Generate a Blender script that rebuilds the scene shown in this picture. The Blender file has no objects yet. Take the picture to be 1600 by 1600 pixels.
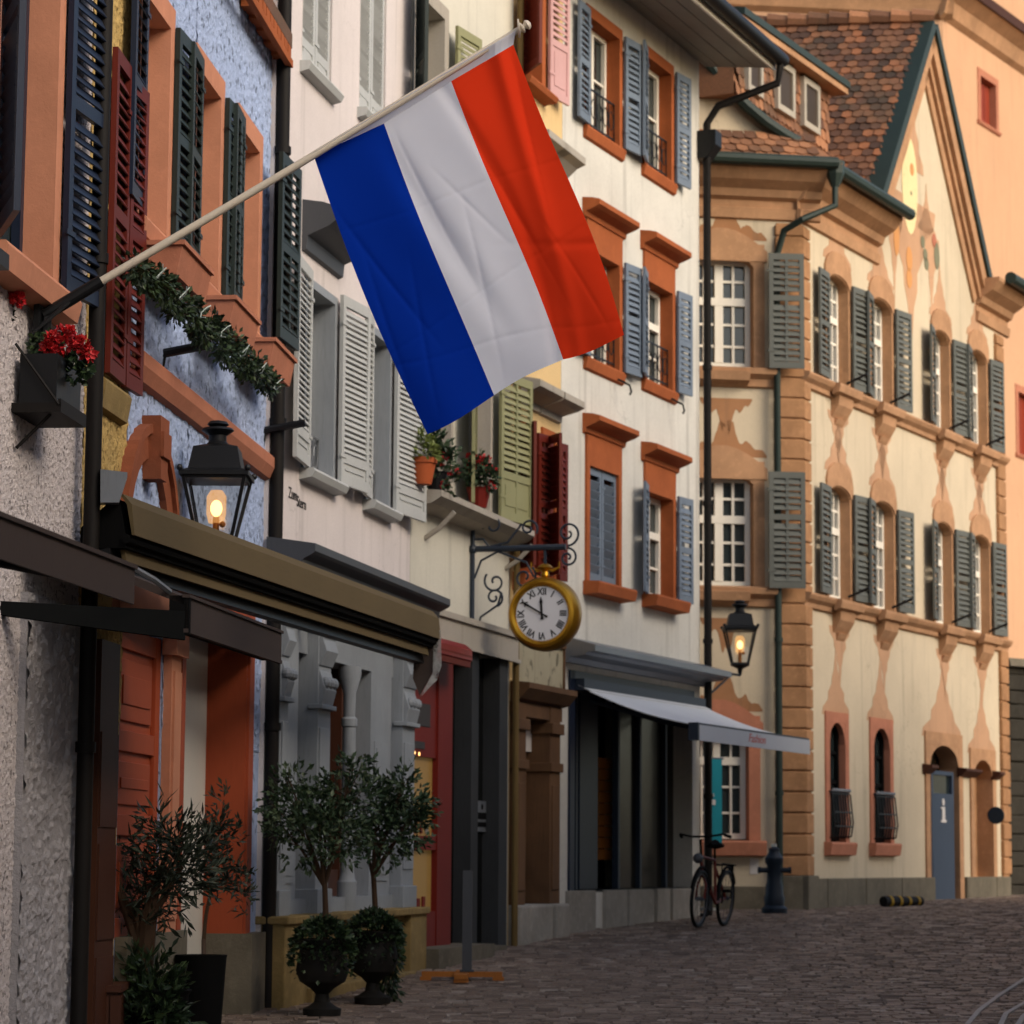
import bpy, bmesh, math, random
from mathutils import noise as mnoise
from mathutils import Vector, Matrix
R = math.radians
rnd = random.Random(7)
scene = bpy.context.scene
COL = scene.collection

# ------------------------------------------------------------------ camera model
FPX = 4300.0
PITCH = math.atan(540 / FPX)
ROLL = R(0.40)
EYE = Vector((0, 0, 1.6))
CFW = Vector((0, math.cos(PITCH), math.sin(PITCH)))
CRT0 = Vector((1, 0, 0)); CUP0 = CRT0.cross(CFW)
# a small clockwise lean of the picture
CRT = CRT0 * math.cos(ROLL) + CUP0 * math.sin(ROLL)
CUP = CUP0 * math.cos(ROLL) - CRT0 * math.sin(ROLL)

def ray(px, py):
    return CFW + CRT * ((px - 800) / FPX) + CUP * ((800 - py) / FPX)

def at(px, py, Y):
    d = ray(px, py)
    return EYE + d * (Y / d.y)

GP = [(-40, -0.2), (0, 0.0), (10, 0.16), (18, 0.36), (21.5, 0.44), (25.9, 0.56), (29, 0.66), (32, 0.78), (35.3, 0.87), (38, 0.93),
      (43, 1.0), (50, 1.05), (70, 1.1), (400, 1.2)]
def gz(y):
    for (a, za), (b, zb) in zip(GP, GP[1:]):
        if y <= b:
            return za + (zb - za) * max(0, (y - a)) / (b - a)
    return GP[-1][1]

# ------------------------------------------------------------------ frames
class Frame:
    def __init__(s, o, t, z=0.0):
        s.o = Vector((o[0], o[1])); s.t = Vector((t[0], t[1])).normalized(); s.n = Vector((s.t.y, -s.t.x)); s.z = z
    def P(s, u, w, z):
        q = s.o + s.t * u + s.n * w
        return Vector((q.x, q.y, z + s.z))
    def hit(s, px, py, w=0.0):
        d = ray(px, py)
        o = s.o + s.n * w
        den = d.x * s.n.x + d.y * s.n.y
        k = ((o.x - EYE.x) * s.n.x + (o.y - EYE.y) * s.n.y) / den
        p = EYE + d * k
        q = Vector((p.x, p.y)) - o
        return q.dot(s.t), p.z
    def rc(s, x1, y1, x2, y2, w=0.0):
        a = s.hit(x1, y1, w); b = s.hit(x2, y2, w)
        return min(a[0], b[0]), max(a[0], b[0]), min(a[1], b[1]), max(a[1], b[1])
    def g(s, u):
        p = s.P(u, 0, 0); return gz(p.y)

class World:
    def P(s, u, w, z): return Vector((u, w, z))
W = World()

class Sub:
    """a frame turned about a vertical hinge of another frame"""
    def __init__(s, F, u, w, sgn, ang):
        s.F = F; s.u = u; s.w = w; c, a = math.cos(ang), math.sin(ang)
        s.e1 = (sgn * c, a); s.e2 = (-sgn * a, c)
    def P(s, a, b, z):
        return s.F.P(s.u + a * s.e1[0] + b * s.e2[0], s.w + a * s.e1[1] + b * s.e2[1], z)

def frame_from(px0, vp, Y0):
    a = math.atan((vp - 800) / FPX * math.cos(PITCH))
    d = ray(px0, 1340); o = (d.x * Y0 / d.y, Y0)
    return Frame(o, (math.sin(a), math.cos(a)))

def cross_u(F, px):
    return F.hit(px, 1340)[0]

# ------------------------------------------------------------------ mesh builder
class MB:
    def __init__(s): s.v = []; s.f = []; s.m = []; s.mi = 0
    def add(s, vs, fs):
        b = len(s.v); s.v += [tuple(x) for x in vs]
        for f in fs: s.f.append(tuple(i + b for i in f)); s.m.append(s.mi)
        return s
    def quad(s, a, b, c, d): return s.add([a, b, c, d], [(0, 1, 2, 3)])
    def box(s, F, u0, u1, w0, w1, z0, z1):
        vs = [F.P(u, w, z) for z in (z0, z1) for w in (w0, w1) for u in (u0, u1)]
        return s.add(vs, [(0, 1, 3, 2), (4, 6, 7, 5), (0, 4, 5, 1), (2, 3, 7, 6), (0, 2, 6, 4), (1, 5, 7, 3)])
    def prism(s, F, pts, w0, w1, caps=True):            # polygon in (u,z), through w
        n = len(pts)
        vs = [F.P(u, w0, z) for u, z in pts] + [F.P(u, w1, z) for u, z in pts]
        fs = [(i, (i + 1) % n, n + (i + 1) % n, n + i) for i in range(n)]
        if caps: fs += [tuple(range(n)), tuple(range(2 * n - 1, n - 1, -1))]
        return s.add(vs, fs)
    def prof(s, F, pts, u0, u1):                         # polygon in (w,z), along u
        n = len(pts)
        vs = [F.P(u0, w, z) for w, z in pts] + [F.P(u1, w, z) for w, z in pts]
        fs = [(i, (i + 1) % n, n + (i + 1) % n, n + i) for i in range(n)]
        fs += [tuple(range(n)), tuple(range(2 * n - 1, n - 1, -1))]
        return s.add(vs, fs)
    def tube(s, pts, r, n=8):
        pts = [Vector(p) for p in pts]
        rs = r if isinstance(r, (list, tuple)) else [r] * len(pts)
        vs = []; prev = None
        for i, p in enumerate(pts):
            d = (pts[min(i + 1, len(pts) - 1)] - pts[max(i - 1, 0)])
            d = d.normalized() if d.length > 1e-9 else Vector((0, 0, 1))
            if prev is None:
                x = d.orthogonal().normalized()
            else:
                x = prev - d * prev.dot(d)
                x = x.normalized() if x.length > 1e-6 else d.orthogonal().normalized()
            prev = x; y = d.cross(x)
            for k in range(n):
                a = 2 * math.pi * k / n
                vs.append(p + (x * math.cos(a) + y * math.sin(a)) * rs[i])
        fs = []
        for i in range(len(pts) - 1):
            for k in range(n):
                k2 = (k + 1) % n
                fs.append((i * n + k, i * n + k2, (i + 1) * n + k2, (i + 1) * n + k))
        fs += [tuple(range(n)), tuple(range(len(vs) - 1, len(vs) - n - 1, -1))]
        return s.add(vs, fs)
    def lathe(s, c, prof, n=20, axis=None, flat=None):
        c = Vector(c); ax = Vector(axis).normalized() if axis else Vector((0, 0, 1))
        x = ax.orthogonal().normalized() if axis else Vector((1, 0, 0)); y = ax.cross(x)
        a0 = math.pi / n if flat else 0
        vs = [c + ax * z + (x * math.cos(2 * math.pi * k / n + a0) + y * math.sin(2 * math.pi * k / n + a0)) * r for r, z in prof for k in range(n)]
        m = len(prof)
        fs = [(i * n + k, i * n + (k + 1) % n, (i + 1) * n + (k + 1) % n, (i + 1) * n + k) for i in range(m - 1) for k in range(n)]
        fs += [tuple(range(n)), tuple(range(m * n - 1, m * n - n - 1, -1))]
        return s.add(vs, fs)
    def ball(s, c, r, n=10, sz=1.0):
        return s.lathe(c, [(max(0.02 * r, r * math.sin(math.pi * i / n)), -r * sz * math.cos(math.pi * i / n)) for i in range(n + 1)], n + 2)
    def torus(s, c, ax, r0, r1, n=28, m=8):
        c = Vector(c); ax = Vector(ax).normalized(); x = ax.orthogonal().normalized(); y = ax.cross(x)
        vs = []
        for i in range(n):
            d = x * math.cos(2 * math.pi * i / n) + y * math.sin(2 * math.pi * i / n)
            for j in range(m):
                a = 2 * math.pi * j / m
                vs.append(c + d * (r0 + r1 * math.cos(a)) + ax * r1 * math.sin(a))
        fs = [(i * m + j, ((i + 1) % n) * m + j, ((i + 1) % n) * m + (j + 1) % m, i * m + (j + 1) % m) for i in range(n) for j in range(m)]
        return s.add(vs, fs)
    def leaf(s, p, d, nrm, L, w):
        d = Vector(d).normalized(); sd = d.cross(nrm)
        sd = sd.normalized() if sd.length > 1e-6 else d.orthogonal().normalized()
        nn = sd.cross(d); p = Vector(p)
        return s.add([p, p + d * L * .5 + sd * w * .5 + nn * w * .12, p + d * L, p + d * L * .5 - sd * w * .5 + nn * w * .12], [(0, 1, 2), (0, 2, 3)])

def finish(name, mb, mats, loc, smooth=False, recalc=True, bevel=0):
    me = bpy.data.meshes.new(name)
    L = Vector(loc)
    me.from_pydata([(x - L.x, y - L.y, z - L.z) for x, y, z in mb.v], [], mb.f)
    for m in (mats if isinstance(mats, (list, tuple)) else [mats]): me.materials.append(m)
    me.polygons.foreach_set('material_index', mb.m)
    if recalc:
        bm = bmesh.new(); bm.from_mesh(me); bmesh.ops.recalc_face_normals(bm, faces=bm.faces[:]); bm.to_mesh(me); bm.free()
    if smooth:
        me.polygons.foreach_set('use_smooth', [True] * len(me.polygons))
    me.update()
    o = bpy.data.objects.new(name, me); COL.objects.link(o)
    if smooth == 'auto':
        md = o.modifiers.new('es', 'EDGE_SPLIT'); md.split_angle = R(35)
    if bevel:
        md = o.modifiers.new('bv', 'BEVEL'); md.width = bevel; md.segments = 2; md.limit_method = 'ANGLE'; md.angle_limit = R(40)
    return o

def tag(o, label=None, cat=None, group=None, kind=None):
    if label: o['label'] = label
    if cat: o['category'] = cat
    if group: o['group'] = group
    if kind: o['kind'] = kind
    return o

def thing(name, label, cat, loc, group=None):
    o = bpy.data.objects.new(name, None); COL.objects.link(o); o.location = loc; o.empty_display_size = .2
    return tag(o, label, cat, group)

def part(root, name, mb, mats, parent=None, smooth=False, label=None, bevel=0):
    o = finish(name, mb, mats, root.location, smooth, bevel=bevel)
    o.parent = parent or root
    if label: o['label'] = label
    return o

def solo(name, mb, mats, loc, label, cat, group=None, smooth=False, kind=None, bevel=0):
    o = finish(name, mb, mats, loc, smooth, bevel=bevel); o.location = loc
    return tag(o, label, cat, group, kind)

def text_into(mb, s, size, place, depth=.004, align='CENTER', bold=0):
    """lettering as mesh; place(x,y,z)->world, x right, y up, z out"""
    cu = bpy.data.curves.new('lettering', 'FONT'); cu.body = s; cu.size = size; cu.align_x = align; cu.align_y = 'CENTER'
    cu.extrude = depth / 2; cu.resolution_u = 3; cu.offset = bold
    o = bpy.data.objects.new('lettering', cu); COL.objects.link(o)
    dg = bpy.context.evaluated_depsgraph_get(); me = bpy.data.meshes.new_from_object(o.evaluated_get(dg))
    mb.add([place(*v.co) for v in me.vertices], [tuple(p.vertices) for p in me.polygons])
    bpy.data.objects.remove(o); bpy.data.meshes.remove(me); bpy.data.curves.remove(cu)

# ------------------------------------------------------------------ materials
def s2l(h):
    h = h.lstrip('#'); out = []
    for i in (0, 2, 4):
        c = int(h[i:i + 2], 16) / 255
        out.append(c / 12.92 if c <= .04045 else ((c + .055) / 1.055) ** 2.4)
    return out

class NT:
    def __init__(s, name):
        s.m = bpy.data.materials.new(name); s.m.use_nodes = True; s.nt = s.m.node_tree; s.nt.nodes.clear()
        s.out = s.n('ShaderNodeOutputMaterial'); s.b = s.n('ShaderNodeBsdfPrincipled'); s.l(s.b.outputs[0], s.out.inputs[0])
        s.geo = s.n('ShaderNodeNewGeometry'); s.pos = s.geo.outputs['Position']
    def n(s, t): return s.nt.nodes.new(t)
    def l(s, a, b): s.nt.links.new(a, b)
    def map(s, sc=(1, 1, 1), rot=(0, 0, 0), src=None):
        m = s.n('ShaderNodeMapping'); m.inputs['Scale'].default_value = sc; m.inputs['Rotation'].default_value = rot
        s.l(src or s.pos, m.inputs[0]); return m.outputs[0]
    def noise(s, scale, detail=4, rough=.6, vec=None, dist=0):
        t = s.n('ShaderNodeTexNoise'); t.inputs['Scale'].default_value = scale; t.inputs['Detail'].default_value = detail
        t.inputs['Roughness'].default_value = rough; t.inputs['Distortion'].default_value = dist
        s.l(vec or s.pos, t.inputs['Vector']); return t.outputs['Fac']
    def ramp(s, fac, stops):
        r = s.n('ShaderNodeValToRGB'); s.l(fac, r.inputs[0]); e = r.color_ramp.elements
        while len(e) < len(stops): e.new(.5)
        for i, (p, c) in enumerate(stops):
            e[i].position = p; e[i].color = (c[0], c[1], c[2], 1) if isinstance(c, (list, tuple)) else (c, c, c, 1)
        return r.outputs[0]
    def mix(s, fac, a, b, mode='MIX'):
        m = s.n('ShaderNodeMix'); m.data_type = 'RGBA'; m.blend_type = mode
        for k, v in ((0, fac), (6, a), (7, b)):
            if isinstance(v, (int, float)): m.inputs[k].default_value = v
            elif isinstance(v, (list, tuple)): m.inputs[k].default_value = (v[0], v[1], v[2], 1)
            else: s.l(v, m.inputs[k])
        return m.outputs[2]
    def math(s, op, a, b=0):
        m = s.n('ShaderNodeMath'); m.operation = op
        for k, v in ((0, a), (1, b)):
            if isinstance(v, (int, float)): m.inputs[k].default_value = v
            else: s.l(v, m.inputs[k])
        return m.outputs[0]
    def bump(s, h, strength, dist=.01):
        b = s.n('ShaderNodeBump'); b.inputs['Strength'].default_value = strength; b.inputs['Distance'].default_value = dist
        s.l(h, b.inputs['Height']); s.l(b.outputs[0], s.b.inputs['Normal'])
    def setc(s, c):
        if isinstance(c, (list, tuple)): s.b.inputs['Base Color'].default_value = (c[0], c[1], c[2], 1)
        else: s.l(c, s.b.inputs['Base Color'])
    def rough(s, v):
        if isinstance(v, (int, float)): s.b.inputs['Roughness'].default_value = v
        else: s.l(v, s.b.inputs['Roughness'])

def sc(c, k): return [min(1, x * k) for x in c]

def plaster(name, hexc, dirt='6a6258', speck=0, bump=.4, bscale=55, amount=.5):
    c = s2l(hexc); N = NT(name)
    big = N.noise(.55, 5, .65); streak = N.noise(1.0, 4, .6, N.map((5.5, 5.5, .28)))
    f = N.math('MULTIPLY', N.ramp(big, [(.38, 0), (.72, 1)]), amount)
    col = N.mix(f, c, sc(c, .72))
    f2 = N.math('MULTIPLY', N.ramp(streak, [(.55, 0), (.8, 1)]), amount * .95)
    col = N.mix(f2, col, [a * .5 + b * .5 for a, b in zip(sc(c, .6), s2l(dirt))])
    vo = N.n('ShaderNodeTexVoronoi'); vo.feature = 'DISTANCE_TO_EDGE'; vo.inputs['Scale'].default_value = .75
    wv = N.n('ShaderNodeVectorMath'); wv.operation = 'ADD'; nz = N.n('ShaderNodeTexNoise'); nz.inputs['Scale'].default_value = 2.4; nz.inputs['Detail'].default_value = 5; N.l(N.pos, nz.inputs['Vector']); N.l(nz.outputs['Color'], wv.inputs[0]); N.l(N.pos, wv.inputs[1]); N.l(wv.outputs[0], vo.inputs['Vector'])
    cr = N.math('MULTIPLY', N.ramp(vo.outputs['Distance'], [(0, .55), (.008, 0)]), N.ramp(N.noise(.45, 3), [(.5, 0), (.6, 1)]))
    col = N.mix(N.math('MULTIPLY', cr, min(1, amount * 1.4)), col, sc(c, .45))
    pt = N.noise(.9, 7, .72, dist=.6); col = N.mix(N.math('MULTIPLY', N.ramp(pt, [(.56, 0), (.60, 1)]), amount * .45), col, [min(1, x * .86 + .02) for x in c])
    fine = N.noise(bscale, 5, .7)
    col = N.mix(N.ramp(fine, [(.3, .22), (.6, 0)]), col, sc(c, .55))
    if speck:
        sp = N.noise(speck, 2, .5)
        col = N.mix(N.ramp(sp, [(.33, .75), (.43, 0)]), col, sc(c, .22))
    N.setc(col); N.rough(.95); N.bump(fine, bump, .02); N.b.inputs['Specular IOR Level'].default_value = .08
    return N.m

def paint(name, hexc, rough=.55, var=.3, bump=.12, grain=(14, 14, 1.2), metal=0, spec=.22):
    c = s2l(hexc); N = NT(name)
    g = N.noise(5, 6, .65, N.map(grain)); b = N.noise(1.3, 4)
    col = N.mix(N.math('MULTIPLY', N.ramp(b, [(.35, 0), (.7, 1)]), var), c, sc(c, .6))
    col = N.mix(N.math('MULTIPLY', N.ramp(g, [(.5, 0), (.75, 1)]), var), col, sc(c, .55))
    N.setc(col); N.rough(rough); N.bump(g, bump, .006); N.b.inputs['Metallic'].default_value = metal; N.b.inputs['Specular IOR Level'].default_value = spec
    return N.m

def stone(name, hexc, var=.5, bump=.5, scale=9):
    c = s2l(hexc); N = NT(name)
    a = N.noise(scale, 7, .7); b = N.noise(1.7, 4, .6)
    col = N.mix(N.math('MULTIPLY', N.ramp(b, [(.35, 0), (.68, 1)]), var), c, sc(c, .62))
    col = N.mix(N.math('MULTIPLY', N.ramp(a, [(.5, 0), (.8, 1)]), var), col, [min(1, x * 1.35) for x in c])
    N.setc(col); N.rough(.88); N.bump(N.noise(scale * 5, 5, .7), bump, .012); N.b.inputs['Specular IOR Level'].default_value = .15
    return N.m

def island(name, stops, rough=.85, bump=.3, bscale=60, moss=0, patch=0):
    """each separate piece (tile, sett, leaf) takes its own tone"""
    N = NT(name); col = N.ramp(N.geo.outputs['Random Per Island'], stops)
    n = N.noise(bscale, 5, .7)
    col = N.mix(N.ramp(n, [(.35, .5), (.65, 0)]), col, (.02, .016, .012))
    if patch: col = N.mix(N.math('MULTIPLY', N.ramp(N.noise(.55, 5, .65), [(.42, 0), (.66, 1)]), patch), col, (.05, .036, .03))
    if moss:
        col = N.mix(N.math('MULTIPLY', N.ramp(N.noise(.9, 5, .7), [(.5, 0), (.7, 1)]), moss), col, (.05, .045, .025))
    N.setc(col); N.rough(rough); N.bump(n, bump, .008)
    return N.m

def emit(name, col, k):
    N = NT(name); N.setc(col); N.b.inputs['Emission Color'].default_value = (*col, 1); N.b.inputs['Emission Strength'].default_value = k
    return N.m

def leafm(name, stops):
    N = NT(name); N.setc(N.ramp(N.geo.outputs['Random Per Island'], stops)); N.rough(.45)
    N.b.inputs['Specular IOR Level'].default_value = .25
    try: N.b.inputs['Transmission Weight'].default_value = 0
    except Exception: pass
    return N.m

M = {}
M['rough_grey'] = plaster('rough_grey_plaster', 'c6bdbb', speck=30, bump=.6, bscale=40, amount=.3)
M['coarse_grey'] = plaster('coarse_grey_render', 'a9a5a6', speck=0, bump=.8, bscale=30, amount=.5)
M['ochre'] = plaster('ochre_plaster', 'c2a468', speck=30, bump=.5)
M['blue'] = plaster('lavender_blue_plaster', 'a9badb', speck=15, bump=.7, bscale=34, amount=.35)
M['pinkwhite'] = plaster('pinkish_white_plaster', 'd8cfcc', bump=.15, amount=.5)
M['greenwhite'] = plaster('greenish_white_plaster', 'cfcbbd', bump=.2, amount=.6)
M['yellow'] = plaster('pale_ochre_plaster', 'd8ba88', bump=.2, amount=.4)
M['greywall'] = plaster('pale_grey_plaster', 'd2cfc6', bump=.25, amount=.75, bscale=30)
M['cream'] = plaster('cream_plaster', 'cfc0a6', bump=.15, amount=.6)
M['orange_wall'] = plaster('salmon_plaster', 'cfa482', bump=.15, amount=.3)
M['dull'] = plaster('dull_plaster', 'a8a196', bump=.2, amount=.5)
M['peach'] = stone('peach_sandstone', 'c08468', var=.4, bump=.2)
M['band'] = stone('brown_sandstone', 'b0735a', var=.45, bump=.3)
M['terra'] = stone('red_sandstone', '9e5732', var=.5, bump=.25)
M['townstone'] = stone('warm_sandstone', 'b38a68', var=.65, bump=.3)
M['quoin'] = stone('ochre_sandstone_block', 'a87e5a', var=.85, bump=.35)
M['pinkstone'] = stone('pink_sandstone', 'b87a60', var=.5, bump=.3)
M['painted_dark'] = plaster('faded_brown_paint', 'a67a58', bump=.15, amount=.9)
M['shopdark'] = paint('matt_black_shop_paint', '191a1a', .9, var=.2)
M['shopdark'].node_tree.nodes['Principled BSDF'].inputs['Specular IOR Level'].default_value = .0
def halo_glow():
    N = NT('bulb_halo_shell'); g = N.n('ShaderNodeBsdfTransparent'); e = N.n('ShaderNodeEmission'); e.inputs[0].default_value = (1, .5, .16, 1); e.inputs[1].default_value = 1.1
    mx = N.n('ShaderNodeMixShader'); mx.inputs[0].default_value = .3; N.l(g.outputs[0], mx.inputs[1]); N.l(e.outputs[0], mx.inputs[2]); N.l(mx.outputs[0], N.out.inputs[0]); return N.m
M['halo_glow'] = halo_glow()  # emissive shell added around the lantern bulb to imitate its halo
M['archstone'] = stone('red_brown_carved_stone', '8a5038', var=.5, bump=.3)
M['darkpost'] = paint('dark_grey_post_paint', '3a3b3c', .7, var=.5, spec=.1)
M['ochrepipe'] = paint('ochre_painted_pipe', '6f5a34', .7, var=.6)
M['painted'] = plaster('faded_pink_paint', 'c29a7a', bump=.15, amount=.9)
M['plinth'] = stone('grey_plinth_stone', '6f685a', var=.8, bump=.6)
M['yplinth'] = stone('yellow_limestone', '8f7a50', var=.9, bump=.5)
M['gplinth'] = stone('pale_worn_stone', '9a948a', var=.7, bump=.5)
M['darkstone'] = stone('dark_stone', '38352f', var=.8, bump=.8)
M['navy'] = paint('navy_paint', '1d2638', .4)
M['darkgreen'] = paint('blackish_green_paint', '29322f', .45)
M['oxblood'] = paint('oxblood_paint', '5f1f14', .55)
M['redwood'] = paint('rust_red_paint', '8a3520', .55)
M['pinkpaint'] = paint('faded_pink_shutter_paint', 'c39a98', .6)
M['palegrey'] = paint('pale_grey_paint', 'b4b6b4', .6)
M['sandpaint'] = paint('sand_grey_paint', 'a9a294', .6)
M['greenpaint'] = paint('pale_green_paint', '8d8c66', .6)
M['bluegrey'] = paint('blue_grey_paint', '6c7886', .55)
M['greygreen'] = paint('grey_green_paint', '5f625d', .6)
M['white'] = paint('white_window_paint', 'e6e0d2', .5, var=.15)
M['orangepaint'] = paint('orange_door_paint', 'a04a2c', .6, var=.3)
M['whitedoor'] = paint('off_white_door_paint', 'd2cfc5', .5, var=.2)
M['shopgrey'] = paint('light_grey_shop_paint', '8f959b', .55, var=.5)
M['slate'] = paint('slate_grey_sheet', '494b4f', .5, var=.3)
M['zinc'] = paint('weathered_zinc', '7d8186', .4, var=.4, metal=.4)
M['iron'] = paint('black_iron', '17181a', .45, var=.2)
M['bluesteel'] = paint('dark_blue_steel', '2c3440', .45, var=.2)
M['pipe'] = paint('dark_brown_pipe', '1b1816', .6, var=.4, spec=.15)
M['verge'] = paint('dark_green_copper', '2f3b36', .5, var=.4)
M['rustwood'] = paint('weathered_brown_wood', '6d4f36', .85, var=1.0, bump=.5, grain=(22, 22, .9))
M['brownwood'] = paint('dark_brown_wood', '4a2a1c', .6, var=.5)
M['goldwood'] = paint('orange_brown_wood', 'a8672c', .6, var=.5)
M['polewood'] = paint('pale_pole_paint', 'cfc4b2', .45, var=.15)
M['gold'] = paint('gilded_metal', 'b3852a', .32, var=.35, metal=.85)
M['redmetal'] = paint('dark_red_metal', '7a2020', .4)
M['redpanel'] = paint('dark_red_panel', '6e1d14', .6)
M['black'] = paint('near_black', '121212', .8, var=.1, spec=.05)
M['soffit'] = paint('grey_soffit_boards', '8b8780', .7, var=.4)
M['olive'] = paint('olive_brown_awning_cloth', '5e5036', .8, var=.25, bump=.05, grain=(1, 1, 9))
M['tan'] = paint('tan_awning_cloth', '8a6a44', .8, var=.25, bump=.05)
M['brown'] = paint('dark_brown_awning_cloth', '413733', .8, var=.35, bump=.1)
M['whitecloth'] = paint('white_awning_cloth', 'c9ccd0', .8, var=.15, bump=.05)
M['signboard'] = plaster('painted_sign_board', 'a8a088', speck=6, bump=.1, amount=.8)
M['teal'] = paint('teal_banner_cloth', '1f8c9c', .7, var=.35)
M['paper'] = paint('white_paper', 'cfcac6', .7, var=.05, bump=0)
M['hydrant'] = paint('dark_blue_cast_iron', '1a2430', .5, var=.3)
M['rubber'] = paint('black_rubber', '141414', .7, var=.2)
M['chrome'] = paint('bright_metal', 'a8a8a8', .3, var=.1, metal=.9)
M['yellowtape'] = paint('yellow_plastic', '9a7a1c', .6)
M['terracotta'] = paint('terracotta_pot', 'a8532c', .7)
M['dial'] = paint('white_enamel_dial', 'dfe0e4', .3, var=.05, bump=0)
M['ink'] = paint('dark_lettering', '3a3636', .6, var=.1, bump=0)
M['inkblack'] = paint('black_numerals', '1c1c20', .5, var=.05, bump=0)
M['redink'] = paint('faded_red_lettering', 'c05a50', .6, var=.1, bump=0)
M['bluedoor'] = paint('dark_blue_door', '3a4658', .5, var=.25)
M['urn'] = paint('dark_cast_urn', '1a1815', .7, var=.5)
M['bark'] = paint('brown_bark', '4a382a', .9, var=.7, bump=.6, grain=(30, 30, 6))
M['soil'] = paint('soil', '241c15', .95)
M['wire'] = paint('pale_light_wire', 'b8c4be', .5)
M['yoval'] = plaster('pale_yellow_paint', 'e6d6a4', bump=.1, amount=.5)
M['opaint'] = plaster('orange_paint', 'cf9560', bump=.1, amount=.6)
M['gpaint'] = plaster('grey_green_emblem_paint', '7d7c66', bump=.1, amount=.6)
M['rpaint'] = plaster('red_emblem_paint', 'b0705a', bump=.1, amount=.6)
M['leaf'] = leafm('bay_leaf', [(0, (.010, .022, .010)), (.5, (.028, .054, .025)), (.85, (.055, .085, .042)), (1, (.10, .13, .07))])
M['leafdark'] = leafm('dark_ivy_leaf', [(0, (.008, .016, .008)), (.6, (.02, .038, .016)), (1, (.05, .08, .03))])
M['leafolive'] = leafm('oleander_leaf', [(0, (.010, .016, .011)), (.7, (.028, .04, .026)), (1, (.075, .09, .06))])
M['leaflight'] = leafm('yellow_green_leaf', [(0, (.07, .1, .025)), (1, (.2, .24, .06))])
M['petal'] = leafm('red_petal', [(0, (.25, .008, .012)), (.6, (.5, .015, .02)), (1, (.62, .05, .05))])
M['tile'] = island('brown_roof_tile', [(0, (.05, .024, .015)), (.45, (.13, .055, .03)), (.8, (.24, .10, .045)), (1, (.36, .13, .05))], moss=.7)
M['tilelight'] = island('orange_roof_tile', [(0, (.12, .05, .025)), (.5, (.30, .13, .06)), (1, (.5, .22, .1))], moss=.5)
M['sett'] = island('worn_sett', [(0, (.10, .064, .043)), (.3, (.19, .128, .092)), (.7, (.255, .185, .138)), (.93, (.33, .25, .195)), (1, (.43, .355, .29))], rough=.55, bump=.4, bscale=40, patch=.22)
M['joint'] = stone('sett_joint_dirt', '4e433b', var=.5, bump=.6)
M['palestone'] = stone('pale_gutter_stone', 'b5aea8', var=.4, bump=.4)

def glass_mat(name, c, rough=.05, spec=.5):
    N = NT(name); N.setc(N.mix(N.noise(1.1, 3), c, sc(c, 2.6))); N.rough(rough); N.bump(N.noise(2.2, 2), .12, .02)
    N.b.inputs['Specular IOR Level'].default_value = spec
    return N.m
M['glass'] = glass_mat('dark_window_glass', (.012, .017, .018))
M['dormerglass'] = glass_mat('dim_dormer_glass', (.03, .022, .015), .3, .05)
M['shopglass'] = glass_mat('shop_glass', (.012, .011, .009), .15, .18)
M['warmglass'] = emit('lit_shop_interior', (.26, .15, .04), .14)
M['bulb'] = emit('lamp_bulb', (1, .55, .2), 3.5)
M['bulbsmall'] = emit('small_lamp_bulb', (1, .55, .18), 2)

def lamp_glass():
    N = NT('lantern_glass'); g = N.n('ShaderNodeBsdfTransparent'); g.inputs[0].default_value = (.93, .93, .9, 1)
    gl = N.n('ShaderNodeBsdfGlossy'); gl.inputs['Roughness'].default_value = .08
    mx = N.n('ShaderNodeMixShader'); mx.inputs[0].default_value = .12
    N.l(g.outputs[0], mx.inputs[1]); N.l(gl.outputs[0], mx.inputs[2]); N.l(mx.outputs[0], N.out.inputs[0]); return N.m
M['lampglass'] = lamp_glass()
def plastic_sheet():
    N = NT('clear_plastic_sheet'); g = N.n('ShaderNodeBsdfTransparent'); gl = N.n('ShaderNodeBsdfPrincipled')
    gl.inputs['Base Color'].default_value = (.5, .5, .48, 1); gl.inputs['Roughness'].default_value = .25
    mx = N.n('ShaderNodeMixShader'); N.l(N.ramp(N.noise(9, 4), [(.35, .15), (.65, .75)]), mx.inputs[0])
    N.l(g.outputs[0], mx.inputs[1]); N.l(gl.outputs[0], mx.inputs[2]); N.l(mx.outputs[0], N.out.inputs[0]); return N.m
M['plastic'] = plastic_sheet()
def cloth(name, c):
    N = NT(name); N.setc(N.mix(N.noise(3, 4), c, sc(c, .85))); N.rough(.85); N.b.inputs['Specular IOR Level'].default_value = .05; N.bump(N.noise(420, 2), .1, .002)
    tr = N.n('ShaderNodeBsdfTranslucent'); tr.inputs[0].default_value = (*c, 1)
    mx = N.n('ShaderNodeMixShader'); mx.inputs[0].default_value = .38
    N.l(N.b.outputs[0], mx.inputs[1]); N.l(tr.outputs[0], mx.inputs[2]); N.l(mx.outputs[0], N.out.inputs[0]); return N.m
M['flagblue'] = cloth('blue_flag_cloth', (.002, .036, .40))
M['flagwhite'] = cloth('white_flag_cloth', (.86, .89, .98))
M['flagred'] = cloth('red_flag_cloth', (.95, .055, .014))
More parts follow.
